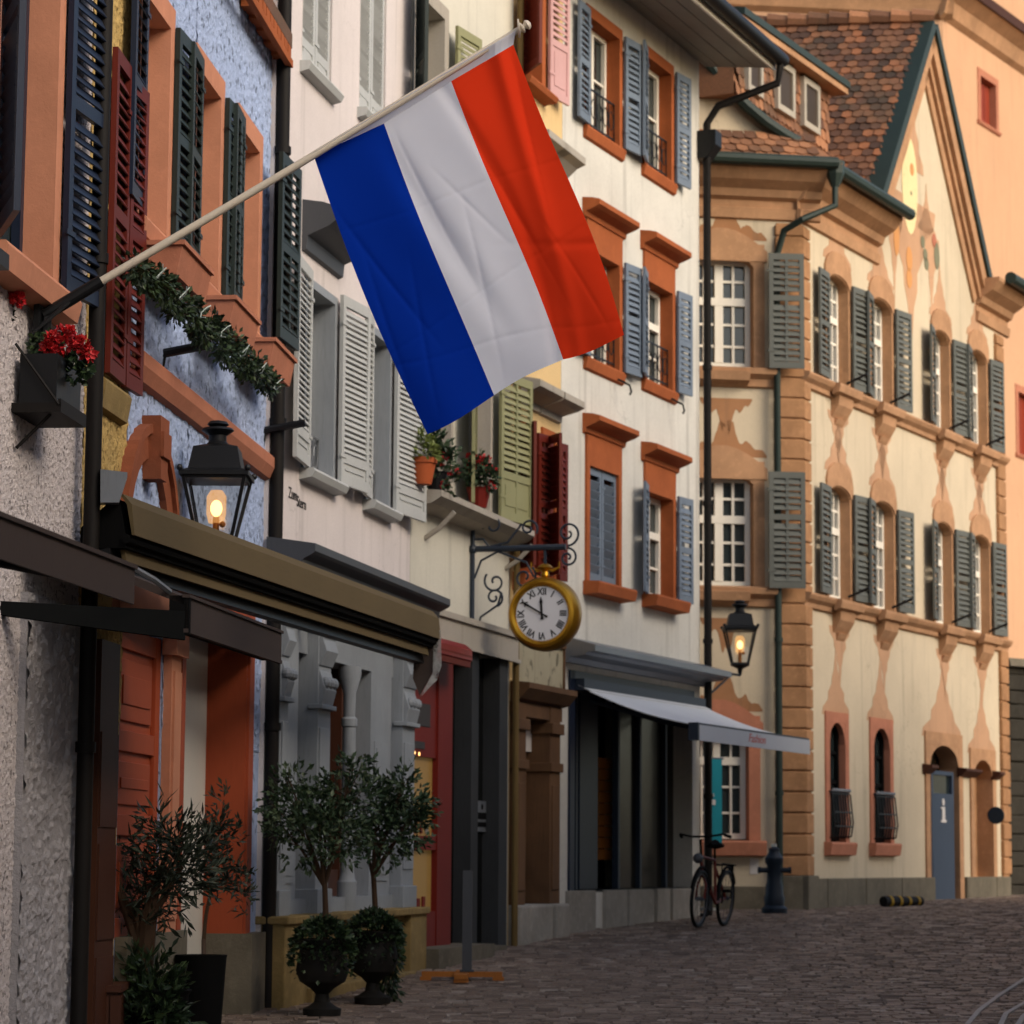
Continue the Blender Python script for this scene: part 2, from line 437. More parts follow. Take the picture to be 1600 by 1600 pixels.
# ------------------------------------------------------------------ street plan: every front follows the bend of the lane
FB = frame_from(402, 1200, 21.5)                       # grey, ochre and blue fronts share one line
FP = frame_from(408, 1690, 21.45)
def nxt(F, px, vp):
    u, z = F.hit(px, 1340); p = F.P(u, 0, 0)
    a = math.atan((vp - 800) / FPX * math.cos(PITCH)); return Frame((p.x, p.y), (math.sin(a), math.cos(a)))
FG = nxt(FP, 635, 2000)
FO = nxt(FG, 793, 2300)
FY = nxt(FO, 873, 2650)
FT = frame_from(1255, 3050, 38.0)                      # town hall, long front
_a = R(80.5); FL = Frame(FT.o, (math.sin(_a), math.cos(_a)))   # town hall, end front

class House:
    def __init__(s, F, u0, u1, z1, name, label, loc_u=None):
        s.F = F; s.u0 = u0; s.u1 = u1; s.z1 = z1; s.z0 = min(F.g(u0), F.g(u1)) - .3
        p = F.P((u0 + u1) / 2 if loc_u is None else loc_u, 0, 0); s.root = thing(name, label, 'house', (p.x, p.y, gz(p.y))); s.holes = []
    def hole(s, u0, u1, z0, z1, d=.3): s.holes.append((u0, u1, z0, z1, d))
    def wall(s, mat, deep=6, name='wall', extra=None, fine=None):
        F = s.F; mb = MB()
        us = sorted({s.u0, s.u1, *[x for h in s.holes for x in h[:2]]}); zs = sorted({s.z0, s.z1, *[x for h in s.holes for x in h[2:4]]})
        us = [u for u in us if s.u0 <= u <= s.u1]; zs = [z for z in zs if s.z0 <= z <= s.z1]
        for a, b in zip(us, us[1:]):
            for c, d in zip(zs, zs[1:]):
                m, k = (a + b) / 2, (c + d) / 2
                if any(h[0] < m < h[1] and h[2] < k < h[3] for h in s.holes): continue
                mb.quad(F.P(a, 0, c), F.P(b, 0, c), F.P(b, 0, d), F.P(a, 0, d))
                if fine: s.relief(mb, fine, a, b, c, d)
        for a, b, c, d, q in s.holes:
            for (x1, z1, x2, z2) in ((a, c, a, d), (b, c, b, d), (a, c, b, c), (a, d, b, d)):
                mb.quad(F.P(x1, 0, z1), F.P(x2, 0, z2), F.P(x2, -q, z2), F.P(x1, -q, z1))
        for u in (s.u0, s.u1):
            mb.quad(F.P(u, 0, s.z0), F.P(u, 0, s.z1), F.P(u, -deep, s.z1), F.P(u, -deep, s.z0))
        mb.quad(F.P(s.u0, -deep, s.z0), F.P(s.u1, -deep, s.z0), F.P(s.u1, -deep, s.z1), F.P(s.u0, -deep, s.z1))
        if extra: extra(mb)
        o = finish(name, mb, mat, s.root.location, recalc=False); o.parent = s.root; return o
    def relief(s, mb, fine, a, b, c, d):
        lo, hi, zl, zh, step, amp, fr, *wo = fine; F = s.F; wo = wo[0] if wo else .006
        a, b, c, d = max(a, lo), min(b, hi), max(c, zl), min(d, zh)
        if b - a < .02 or d - c < .02: return
        n, m = max(1, int((b - a) / step)), max(1, int((d - c) / (step * .8))); b0 = len(mb.v)
        for j in range(m + 1):
            for i in range(n + 1):
                u, z = a + (b - a) * i / n, c + (d - c) * j / m
                q = mnoise.noise(Vector((u * fr, z * fr * 1.1, s.z1))) + .55 * mnoise.noise(Vector((u * fr * 2.3, z * fr * 2.3, 4.1)))
                mb.v.append(tuple(F.P(u + .3 * step * mnoise.noise(Vector((u * 40, z * 40, 1))), wo + amp * max(-.35, q), z)))
        for j in range(m):
            for i in range(n):
                q = b0 + j * (n + 1) + i; mb.f.append((q, q + 1, q + n + 2, q + n + 1)); mb.m.append(0)
    def roof(s, mat=None, over=.5, rise=3.2, deep=6, soffit=True):
        mb = MB(); z = s.z1
        mb.prof(s.F, [(over, z - .02), (over, z + .1), (-deep / 2, z + rise), (-deep - over, z + .1), (-deep - over, z - .02)], s.u0 - .01, s.u1 + .01)
        return part(s.root, 'roof', mb, mat or M['tile'])

def sash(mb, F, u0, u1, z0, z1, w, vb=((.5, .09),), hb=((.66, .05),), border=.06, th=.05):
    mb.box(F, u0, u0 + border, w, w + th, z0, z1); mb.box(F, u1 - border, u1, w, w + th, z0, z1)
    mb.box(F, u0 + border, u1 - border, w, w + th, z0, z0 + border); mb.box(F, u0 + border, u1 - border, w, w + th, z1 - border, z1)
    for f, t in vb:
        c = u0 + (u1 - u0) * f; mb.box(F, c - t / 2, c + t / 2, w, w + th + (.012 if t > .06 else -.008), z0 + border, z1 - border)
    for f, t in hb:
        c = z0 + (z1 - z0) * f; mb.box(F, u0 + border, u1 - border, w, w + th + (.017 if t > .06 else -.012), c - t / 2, c + t / 2)

def window(H, rc, sur=None, sw=.12, proud=.03, depth=.18, frame='white', vb=((.5, .09),), hb=((.66, .06), (.33, .03)), sill=.1, sillmat=None, sill_h=.1,
           arch=0, hood=None, jamb=None, glass='glass', top=None, label=None, border=.06, cover=False):
    F = H.F; u0, u1, z0, z1 = rc; jm = sur or jamb
    H.hole(u0 - (sw * .5 if sur else 0), u1 + (sw * .5 if sur else 0), z0 - .02, z1 + (sw * .5 if sur else 0), depth + .1)
    mb = MB(); q = sw if sur else .012; pr = proud if sur else .003
    t = top or q
    mb.box(F, u0 - q, u0, -depth - .06, pr, z0 - .02, z1); mb.box(F, u1, u1 + q, -depth - .06, pr, z0 - .02, z1)
    mb.box(F, u0 - q, u1 + q, -depth - .06, pr, z1, z1 + t)
    if arch:
        n = 16; pts = [(u1, z1 - .001), (u0, z1 - .001)] + [(u0 + (u1 - u0) * i / n, z1 - arch * (1 - math.sqrt(max(0, 1 - (2 * i / n - 1) ** 2)))) for i in range(n + 1)]
        mb.prism(F, pts, -depth + .07, pr - .004)
    wn = part(H.root, 'window', mb, M[jm or 'dull'], label=label)
    if not cover:
        g = MB(); g.quad(F.P(u0 - .01, -depth, z0 - .02), F.P(u1 + .01, -depth, z0 - .02), F.P(u1 + .01, -depth, z1 + .01), F.P(u0 - .01, -depth, z1 + .01))
        part(H.root, 'pane', g, M[glass], wn)
        s = MB(); sash(s, F, u0 + .004, u1 - .004, z0, z1 - .004, -depth + .006, vb, hb, border); part(H.root, 'frame', s, M[frame], wn)
    if sill:
        s = MB(); s.prof(F, [(-depth, z0 - .015), (sill, z0 - .025), (sill + .015, z0 - .05), (sill - .01, z0 - sill_h), (.002, z0 - sill_h - .02), (-depth, z0 - sill_h - .02)], u0 - q - .05, u1 + q + .05)
        part(H.root, 'sill', s, M[sillmat or jm or 'dull'], wn)
    if hood:
        hw, hh, hz, hm = hood; s = MB()
        s.prof(F, [(.002, hz), (.04, hz + .015), (.05, hz + hh * .35), (hw * .75, hz + hh * .55), (hw, hz + hh * .7), (hw, hz + hh), (hw * .6, hz + hh * 1.12), (.002, hz + hh * 1.2)], u0 - q - .09, u1 + q + .09)
        part(H.root, 'hood', s, M[hm], wn)
    return wn

def shutter(H, hu, z0, z1, width, sgn, ang, mat, slat=.062, solid=0, w0=.045, mids=(.5,), tilt=.85, parent=None, name='shutter', th=.034, label=None, F=None, split=False):
    S = Sub(F or H.F, hu, w0, sgn, R(ang)); mb = MB(); st = .065
    mb.box(S, 0, st, 0, th, z0, z1); mb.box(S, width - st, width, 0, th, z0, z1)
    if split: mb.box(S, width / 2 - .02, width / 2 + .02, .001, th - .001, z0 + .09, z1 - .09)
    zb = z0 + (z1 - z0) * solid
    rails = [(z0, z0 + .09), (z1 - .09, z1)] + [(z0 + (z1 - z0) * m - .04, z0 + (z1 - z0) * m + .04) for m in mids]
    if solid:
        rails.append((zb - .04, zb + .04)); mb.box(S, st, width - st, .008, th - .012, z0 + .09, zb - .04); mb.box(S, st + .05, width - st - .05, .006, th - .004, z0 + .15, zb - .1)
    for a, b in rails: mb.box(S, st, width - st, 0, th, a, b)
    z = (zb if solid else z0 + .09) + slat * .5
    ss, cc = math.sin(tilt), math.cos(tilt)
    while z < z1 - .1:
        if not any(a - slat * .25 < z < b + slat * .25 for a, b in rails):
            h = slat * .6; c = th / 2; t = .0045; k = rnd.uniform(-.09, .09); s2, c2 = math.sin(tilt + k), math.cos(tilt + k)
            pr = [(c + c2 * h * .62 + s2 * t, z - s2 * h + c2 * t), (c + c2 * h * .62 - s2 * t, z - s2 * h - c2 * t), (c - c2 * h * .62 - s2 * t, z + s2 * h - c2 * t), (c - c2 * h * .62 + s2 * t, z + s2 * h + c2 * t)]
            mb.prof(S, pr, st - .005, width - st + .005)
        z += slat
    if ang < 80:                                     # hinge straps
        for f in (.15, .85): mb.box(S, -.03, .1, th, th + .008, z0 + (z1 - z0) * f - .015, z0 + (z1 - z0) * f + .015)
    return part(H.root, name, mb, M[mat], parent, label=label)

def railing(H, u0, u1, z0, z1, w, mat='iron', n=7):
    F = H.F; mb = MB()
    for z in (z0 + .04, z1): mb.box(F, u0, u1, w, w + .018, z - .01, z + .01)
    for i in range(n + 1):
        u = u0 + (u1 - u0) * i / n; mb.box(F, u - .006, u + .006, w + .002, w + .014, z0, z1)
    for i in range(n):
        u = u0 + (u1 - u0) * (i + .5) / n; zc = z0 + (z1 - z0) * .55; r = (u1 - u0) / n * .4
        mb.tube([F.P(u + r * math.cos(a), w + .008, zc + r * 1.5 * math.sin(a)) for a in [k * math.pi / 4 for k in range(9)]], .006, 5)
    return part(H.root, 'railing', mb, M[mat])

def downpipe(H, pts, r=.05, mat='pipe', collars=()):
    mb = MB(); mb.tube(pts, r, 12)
    for c in collars: mb.lathe(c, [(r, -.03), (r * 1.25, -.03), (r * 1.25, .03), (r, .03)], 12)
    return part(H.root, 'downpipe', mb, M[mat], smooth='auto')

# ================================================================== 1 the grey roughcast house, nearest
uL = FB.hit(110, 1340)[0]
H0 = House(FB, uL - 13, uL, 11.5, 'townhouse', 'grey roughcast house with navy louvred shutters at the near end of the row', loc_u=uL - 2)
u1, zt = FB.hit(83, 40); ub = FB.hit(77, 420)[0]; uw = (u1 + ub) / 2
zb = FB.hit(74, 452)[1]
window(H0, (uw - 1.15, uw, zb, zb + 2.2), 'peach', sw=.13, depth=.2, frame='navy', sillmat='peach', sill=.14, sill_h=.16)
shutter(H0, uw + .12, zb + .02, zb + 2.2, FB.hit(134, 200)[0] - uw - .16, 1, 7, 'navy', slat=.07)
shutter(H0, uw - 1.2, zb + .02, zb + 2.2, .62, -1, 24, 'navy', slat=.07)
H0.wall(M['rough_grey'], fine=(FB.hit(-25, 900)[0], uL, .2, 6.2, .0115, .0085, 42))
H0.roof()
mb = MB(); ua, ub_ = FB.hit(20, 1300)[0], uL - .03
zc = FB.hit(60, 935)[1]
mb.box(FB, ua, ub_, -.1, .046, H0.z0, zc); H0.relief(mb, (ua, ub_, .2, zc, .013, .022, 15, .05), ua, ub_, .2, zc)
part(H0.root, 'wall_base', mb, M['coarse_grey'], label='coarse dark grey rendered base of the wall')
mb = MB(); mb.box(FB, uL - .1, uL + .02, -.2, .03, H0.z0, 9)
ztop = 11.4
up = FB.hit(146, 700, .12)[0]
downpipe(H0, [FB.P(up, .12, H0.z0 + .3), FB.P(up, .12, 5), FB.P(up, .12, ztop)], .047, 'pipe', [FB.P(up, .12, z) for z in (2.2, 5.0, 7.9)])

# ================================================================== 2 the narrow ochre strip of house with red shutters
uY0, uY1 = uL + .01, FB.hit(181, 1340)[0]
HY = House(FB, uY0, uY1, 11.2, 'townhouse', 'narrow ochre roughcast house with oxblood shutters squeezed beside the dark downpipe')
a, b = FB.hit(168, 560), FB.hit(186, 300)
zs = FB.hit(186, 610)[1]; ztw = FB.hit(186, 130)[1]
uA = FB.hit(162, 400)[0]; uB = FB.hit(184, 400)[0]
window(HY, (uA, uB, zs, ztw), 'ochre', sw=.1, depth=.15, frame='oxblood', vb=(), sillmat='yplinth', sill=.06, sill_h=.2)
shutter(HY, uB - .02, zs + .0, ztw + .05, .36, 1, 3, 'oxblood', slat=.07, w0=.045)
shutter(HY, uB - .05, zs + .0, ztw + .1, .46, -1, 2, 'oxblood', slat=.07, w0=.045)
HY.wall(M['ochre'], fine=(uY0, uY1, 2.4, 8.6, .02, .01, 18)); HY.roof()
mb = MB(); u2 = FB.hit(181, 1300, .08)[0]; u3 = FB.hit(152, 1300, .08)[0]
mb.box(FB, u3, u2, .002, .08, FB.g(u3) + .0, FB.hit(165, 1000, .08)[1])
for k in range(3): mb.box(FB, u3 + .02, u2 - .02, .08, .09, FB.g(u3) + .15 + k * .65, FB.g(u3) + .7 + k * .65)
part(HY.root, 'shop_shutter', mb, M['brownwood'])

# ================================================================== 3 the lavender blue house
u0, u1 = uY1 + .01, 0
zE = FB.hit(428, 34, .14)[1]
HB = House(FB, u0, u1, zE, 'townhouse', 'lavender blue roughcast house with peach window frames and dark green shutters')
zt2 = FB.hit(346, 129)[1]; zb2 = FB.hit(346, 502)[1]
wr = [FB.hit(268, 17)[0], FB.hit(346, 129)[0], FB.hit(406, 211)[0]]
wd = wr[1] - FB.hit(302, 65)[0]
sl = .13
for i, r in enumerate(wr):
    window(HB, (r - wd + sl, r - sl, zb2 + .12, zt2 - .16), 'peach', sw=sl, top=.16, depth=.24, frame='white', sillmat='peach', sill=.1, sill_h=.14)
sw_ = min(.52, (wr[1] - wr[0] - wd) * .9)
for i, r in enumerate(wr):
    shutter(HB, r - .02, zb2 + .14, zt2 - .12, .42 if i < 2 else .62, 1, 3 if i < 2 else 4, 'darkgreen', slat=.075, split=(i == 2), label='green black shutter laid almost flat over the downpipe' if i == 2 else None, w0=.035 if i < 2 else .16)
    shutter(HB, r - wd + .02, zb2 + .14, zt2 - .12, .44, -1, 3, 'darkgreen' if i else 'navy', slat=.075)
# string course
zc0, zc1 = FB.hit(300, 668)[1], FB.hit(300, 622)[1]
mb = MB(); mb.prof(FB, [(.002, zc0), (.05, zc0 + .02), (.09, zc0 + .1), (.09, zc1 - .02), (.07, zc1), (.002, zc1 + .02)], FB.hit(203, 570)[0], -.03)
part(HB.root, 'string_course', mb, M['band'])
# arch above the panelled door
ac = FB.hit(226, 700)[0]; za = FB.hit(226, 668)[1]; rr = .62
def arch_ring(F, uc, zs, r0, r1, w0, w1, mb, n=14, rise=1.0):
    pi = [(uc + r0 * math.cos(math.pi * (1 - i / n)), zs + rise * r0 * math.sin(math.pi * (1 - i / n))) for i in range(n + 1)]
    po = [(uc + r1 * math.cos(math.pi * (1 - i / n)), zs + rise * r1 * math.sin(math.pi * (1 - i / n))) for i in range(n + 1)]
    for i in range(n): mb.prism(F, [pi[i], pi[i + 1], po[i + 1], po[i]], w0, w1)
zsp = za - rr - .14
rr *= .9
mb = MB(); arch_ring(FB, ac, zsp, rr, rr + .16, -.05, .05, mb); arch_ring(FB, ac, zsp, rr + .16, rr + .22, -.05, .08, mb)
ar = part(HB.root, 'door_arch', mb, M['archstone'])
mb = MB(); mb.prism(FB, [(ac - .09, za - .34), (ac + .09, za - .34), (ac + .13, za + .06), (ac - .13, za + .06)], -.02, .13)
mb.prism(FB, [(ac - .11, za - .2), (ac + .11, za - .2), (ac + .11, za - .04), (ac - .11, za - .04)], .13, .15)
part(HB.root, 'keystone', mb, M['archstone'], ar)
# panelled orange door leaf fixed against the front
o0, o1 = FB.hit(176, 1200)[0], FB.hit(250, 1200)[0]
zd0, zd1 = FB.hit(215, 1465)[1], FB.hit(215, 985)[1]
HB.hole(o0, o1, zd0, zd1, .3)
mb = MB(); mb.box(FB, o0 + .0, o1, -.1, -.04, zd0, zd1)
st = .13
mb.box(FB, o0, o0 + st, -.04, -.01, zd0, zd1); mb.box(FB, o1 - st, o1, -.04, -.01, zd0, zd1)
pz = [0, .33, .60, .93]
for k, f in enumerate(pz):
    z = zd0 + (zd1 - zd0) * f; mb.box(FB, o0 + st, o1 - st, -.04, -.012, z, z + .13)
for f0, f1 in zip(pz, pz[1:]):
    a_, b_ = zd0 + (zd1 - zd0) * f0 + .19, zd0 + (zd1 - zd0) * f1 - .06
    mb.box(FB, o0 + st + .07, o1 - st - .07, -.04, -.02, a_, b_); mb.box(FB, o0 + st + .15, o1 - st - .15, -.02, -.01, a_ + .1, b_ - .1)
part(HB.root, 'panelled_door', mb, M['orangepaint'], bevel=.006)
mb = MB(); p0, p1 = FB.hit(251, 1200)[0], FB.hit(266, 1200)[0]
mb.box(FB, p0, p1, .002, .06, zd0, zd1 - .1); mb.box(FB, p0 - .04, p1 + .05, .002, .1, zd1 - .1, zd1 + .06); mb.box(FB, p0 + .04, p1 - .04, .06, .075, zd0 + .1, zd1 - .2)
mb.box(FB, o0 - .14, o1 + .3, .001, .055, zd1 + .06, zd1 + .34)
part(HB.root, 'door_pilaster', mb, M['peach'])
# deep doorway
d0, d1 = FB.hit(281, 1200)[0], FB.hit(381, 1200)[0]
zq0, zq1 = FB.hit(381, 1458)[1], FB.hit(381, 1010)[1]
gd = FB.g(d0)
HB.hole(d0, d1, gd - .1, zq1 + .1, .34)
mb = MB(); mb.box(FB, d1 - .015, d1 + .005, -.34, .012, zq0, zq1 + .1)
mb.box(FB, d1 + .005, d1 + .19, -.05, .035, zq0, zq1 + .12); mb.box(FB, d0 - .12, d0, -.05, .03, zd0 - .05, zq1 + .12); mb.box(FB, d0 - .12, d1 + .19, -.05, .033, zq1 + .12, zq1 + .3)
part(HB.root, 'doorway', mb, M['orangepaint'])
mb = MB(); mb.box(FB, d0, d1 - .016, -.34, -.29, gd, zq1 + .1); mb.box(FB, d0 + .12, d1 - .15, -.29, -.275, gd + .2, zq1 - .35)
dw = part(HB.root, 'door', mb, M['whitedoor'])
mb = MB()
pl = lambda x, y, z: FB.P(d1 - .42 + x, -.27 + z, gd + 1.36 + y)
for k, (x, y, l) in enumerate(((-.05, .07, .16), (.03, 0, .1), (.05, -.05, .12), (.06, -.09, .12))):
    for q in range(5): mb.prism(FB, [(d1 - .42 + x + q * l / 5, gd + 1.36 + y), (d1 - .42 + x + q * l / 5 + l / 7, gd + 1.36 + y), (d1 - .42 + x + q * l / 5 + l / 7, gd + 1.36 + y + .018 + .012 * (q % 2)), (d1 - .42 + x + q * l / 5, gd + 1.36 + y + .015)], -.275, -.272)
part(HB.root, 'lettering', mb, M['ink'], dw)
mb = MB(); mb.tube([FB.P(d0 + .05, .06, zq1 + .02), FB.P(d1 - .02, .06, zq1 + .02)], .09, 14)
part(HB.root, 'shutter_roll', mb, M['zinc'], smooth='auto')
for bx in ((d1 + .001, -.07, .004, .09, FB.g(d1) - .3, zq0), (u0, d0 - .02, .004, .08, FB.g(d0) - .3, zd0 + .02), (d1 - .02, d1 + .001, -.33, .088, FB.g(d1) - .3, zq0)): part(HB.root, 'plinth', MB().box(FB, *bx), M['plinth'])
HB.wall(M['blue'], fine=(u0, 0, 2.4, 8.6, .03, .012, 15))
mb = MB(); z = zE
mb.prof(FB, [(.16, z), (.16, z + .12), (-3, z + 2.8), (-6.3, z + .1), (-6.3, z)], u0, .02)
part(HB.root, 'roof', mb, M['tile'])
mb = MB(); ua = FB.hit(372, -40, .45)[0]
for k in range(9):
    f = k * .16; mb.box(FB, -.02 - f - .13, -.02 - f, .02, .16, z - .1 + .02 * (k % 2), z - .005)
mb.box(FB, u0, .02, .12, .17, z - .16, z - .1)
part(HB.root, 'eaves', mb, M['terra'])
pu = .0
downpipe(HB, [FB.P(pu, .1, FB.g(0) - .1), FB.P(pu, .1, 5), FB.P(pu, .1, zE - .15), FB.P(pu, .1, zE + 3)], .055, 'pipe', [FB.P(pu, .1, zz) for zz in (2.6, 5.0, 7.2)])

# ================================================================== 4 the pinkish white house with the shop front
uE = cross_u(FP, 635)
HP = House(FP, 0.02, uE, 13, 'townhouse', 'pinkish white house with pale grey shutters above a columned grey shopfront')
def rcp(F, *a): return F.rc(*a)
# upper row: shutters closed
for (tl, br) in (((474, -60), (517, 140)), ((563, 0), (601, 208))):
    u0, u1, z0, z1 = FP.rc(*tl, *br)
    z1 = z0 + 1.75
    w_ = window(HP, (u0, u1, z0, z1), None, depth=.16, jamb='pinkwhite', sill=.09, sillmat='palegrey', cover=True)
    m = (u0 + u1) / 2
    shutter(HP, u0, z0 + .01, z1, m - u0 - .006, 1, 0, 'palegrey', slat=.05, solid=.1, w0=-.05, tilt=-.7, mids=(), label='closed pale grey shutter leaf')
    shutter(HP, m + .006, z0 + .01, z1, u1 - m - .006, 1, 0, 'palegrey', slat=.05, solid=.1, w0=-.05, tilt=-.7, mids=(), label='closed pale grey shutter leaf')
# first floor: shutters open
L = [((476, 437), (519, 752)), ((573, 506), (606, 803))]
zz = FP.rc(476, 437, 519, 752)
for k, (tl, br) in enumerate(L):
    u0, u1, _, _ = FP.rc(*tl, *br); z0 = zz[2]; z1 = FP.hit(476, 443)[1]
    window(HP, (u0 + .05, u1 - .05, z0, z1), 'shopgrey', sw=.07, proud=.02, depth=.26, frame='white', sillmat='palegrey', sill=.12, hood=(.3, .36, FP.hit(476, 395)[1], 'slate') if k == 0 else None)
    railing(HP, u0 + .06, u1 - .06, z0, z0 + .35, -.12, 'zinc', 5)
    wl = (u0 - FP.hit(438, 600)[0]) if k == 0 else u0 - FP.hit(554, 650)[0]
    shutter(HP, u0 - .01, z0 - .02, z1 + .1, wl, -1, 6, 'palegrey', slat=.05, solid=.14, mids=(), label='pale grey shutter folded back against the white wall')
    wl = FP.hit(553, 600)[0] - u1 if k == 0 else uE - .04 - u1
    shutter(HP, u1 + .01, z0 - .02, z1 + .1, wl, 1, 6, 'palegrey', slat=.05, solid=.14, mids=())
# house lettering
mb = MB(); c = FP.hit(461, 788); 
ux = FP.hit(449, 785)[0]
text_into(mb, 'Zum', .13, lambda x, y, z: FP.P(ux + .02 + x, .004 + z, c[1] + .07 + y), align='LEFT')
text_into(mb, 'Stern', .13, lambda x, y, z: FP.P(ux + .26 + x, .004 + z, c[1] + .03 + y), align='LEFT')
part(HP.root, 'lettering', mb, M['ink'])
# cornice above the shop
c0, c1 = FP.hit(436, 870)[1], FP.hit(436, 836)[1]
mb = MB(); zt = FP.hit(460, 835, .4)[1]
mb.prof(FP, [(.003, zt - .42), (.06, zt - .42), (.07, zt - .36), (.12, zt - .35), (.12, zt - .31), (.17, zt - .3), (.17, zt - .26), (.23, zt - .25), (.23, zt - .2), (.29, zt - .19), (.3, zt - .12), (.38, zt - .08), (.4, zt - .06), (.4, zt), (.003, zt + .06)], -.02, uE)
part(HP.root, 'shop_cornice', mb, M['slate'])
# shop front
sz1 = zt - .42; sz0 = FP.hit(635, 1417)[1]
HP.hole(.03, uE - .02, sz0, sz1, .05)
def capital(mb, F, u0, u1, zc, d):
    m = (u0 + u1) / 2; h = (u1 - u0) / 2
    mb.box(F, u0 - .05, u1 + .05, 0, d + .05, zc - .06, zc); mb.box(F, u0 - .02, u1 + .02, 0, d + .025, zc - .14, zc - .06)
    mb.prof(F, [(0, zc - .42), (d + .01, zc - .42), (d + .06, zc - .3), (d + .03, zc - .2), (d + .07, zc - .14), (0, zc - .14)], u0 + .01, u1 - .01)
    mb.box(F, u0 - .03, u1 + .03, 0, d + .04, zc - .78, zc - .74); mb.prof(F, [(0, zc - .74), (d + .02, zc - .74), (d + .05, zc - .62), (d, zc - .46), (0, zc - .44)], u0 + .02, u1 - .02)
    for k in range(3): mb.ball(F.P(m + (k - 1) * h * .6, d + .035, zc - .56), .05, 6)
mb = MB(); U = lambda x: FP.hit(x, 1250)[0]
mb.box(FP, .03, uE - .02, -.6, -.02, sz1 - .35, sz1)            # fascia
for a_, b_ in ((432, 467), (581, 613)): mb.box(FP, U(a_), U(b_), -.3, -.02, sz0, sz1 - .35)
for a_, b_ in ((432, 467), (581, 613)):
    mb.box(FP, U(a_) + .12, U(b_) - .12, -.02, -.008, sz0 + .25, sz0 + 1.5); mb.box(FP, U(a_) + .16, U(b_) - .16, -.008, .002, sz0 + .31, sz0 + 1.44)
mb.box(FP, .03, uE - .02, -.3, .01, sz0 - .0, sz0 + .12)
sf = part(HP.root, 'shopfront', mb, M['shopgrey'])
for a_, b_ in ((420, 433), (480, 500), (615, 634)):
    mb = MB(); x0, x1 = max(.03, U(a_)), min(uE - .02, U(b_)); mb.box(FP, x0, x1, -.28, .08, sz0, sz1 - .01)
    mb.box(FP, x0 - .03, x1 + .03, -.2, .11, sz0, sz0 + .2); mb.box(FP, x0 + .04, x1 - .04, .08, .092, sz0 + .35, sz1 - .95); capital(mb, FP, x0, x1, sz1 - .02, .085)
    part(HP.root, 'pilaster', mb, M['shopgrey'], sf, bevel=.008)
mb = MB(); uc = U(544)
mb.lathe(FP.P(uc, 0, 0), [(.085, sz0), (.085, sz0 + .25), (.07, sz0 + .27), (.06, sz0 + .34), (.058, sz0 + 1.6), (.052, sz1 - .9), (.07, sz1 - .88), (.07, sz1 - .82), (.052, sz1 - .8), (.055, sz1 - .6), (.1, sz1 - .44), (.1, sz1 - .36)], 16)
part(HP.root, 'column', mb, M['shopgrey'], sf, smooth='auto')
mb = MB()
for a_, b_ in ((510, 520), (566, 577)): mb.box(FP, U(a_), U(b_), -.32, -.2, sz0 + .1, sz1 - .3)
mb.box(FP, U(468), U(581), -.31, -.21, sz0 + .1, sz0 + .35)
part(HP.root, 'window_post', mb, M['brownwood'], sf)
mb = MB(); mb.quad(FP.P(.03, -.36, sz0), FP.P(uE, -.36, sz0), FP.P(uE, -.36, sz1), FP.P(.03, -.36, sz1))
part(HP.root, 'pane', mb, M['shopglass'], sf)
mb = MB(); mb.ball(FP.P(U(507), -.2, FP.hit(507, 1066)[1]), .045, 8); mb.tube([FP.P(U(509), -.2, FP.hit(507, 1066)[1]), FP.P(U(509), -.2, FP.hit(507, 1050)[1])], .012, 6)
part(HP.root, 'shop_lamp', mb, M['bulbsmall'], sf)
# limestone base
mb = MB(); g0 = FP.g(0) - .2
mb.box(FP, .02, U(447), .004, .2, g0, sz0); mb.box(FP, U(447), U(612), .004, .13, g0, sz0 - .0); mb.box(FP, U(612), uE + .02, .004, .2, g0, sz0)
mb.box(FP, .0, uE + .03, -.1, .23, sz0 - .06, sz0 + .003)
mb.box(FP, U(447), U(612), .13, .25, g0, FP.g(1) + .1)
part(HP.root, 'plinth', mb, M['yplinth'], bevel=.012)
HP.wall(M['pinkwhite']); HP.roof()

# ================================================================== 5 the greenish white house with pale green shutters
uE = cross_u(FG, 793)
HG = House(FG, .01, uE, 12.4, 'townhouse', 'greenish white house with pale green shutters and a dark shop under a grey fascia')
u0, u1, z0, z1 = FG.rc(648, -10, 690, 140)
z1 = FG.hit(690, 30)[1]; z0 = z1 - 1.55
window(HG, (u0, u1, z0, z1), 'dull', sw=.14, depth=.26, frame='white', sillmat='dull')
shutter(HG, u0 - .1, z0, z1, .5, -1, 28, 'darkgreen', slat=.06)
shutter(HG, u1 + .16, z0 + .02, z1 - .02, .55, 1, 10, 'greenpaint', solid=.55, slat=.06, mids=(), w0=.09)
zb_ = FG.hit(735, 800)[1]; ztp = FG.hit(735, 560)[1]
for a_, b_ in ((648, 700), (735, 762)):
    u0, u1 = FG.hit(a_, 720)[0], FG.hit(b_, 720)[0]
    window(HG, (u0, u1, zb_, ztp), 'dull', sw=.08, depth=.25, frame='white', sill=0)
shutter(HG, FG.hit(735, 720)[0] - .02, zb_ + .02, ztp, FG.hit(733, 720)[0] - FG.hit(706, 720)[0], -1, 14, 'greenpaint', solid=.3, slat=.07, mids=(), split=True)
shutter(HG, FG.hit(765, 720)[0], zb_ + .02, ztp, uE - .02 - FG.hit(765, 720)[0], 1, 9, 'greenpaint', solid=.3, slat=.07, mids=(), split=True, w0=.1)
mb = MB(); mb.prof(FG, [(.002, zb_ - .2), (.2, zb_ - .16), (.3, zb_ - .1), (.3, zb_ - .04), (.002, zb_ - .02)], .03, uE - .04)
part(HG.root, 'sill', mb, M['dull'])
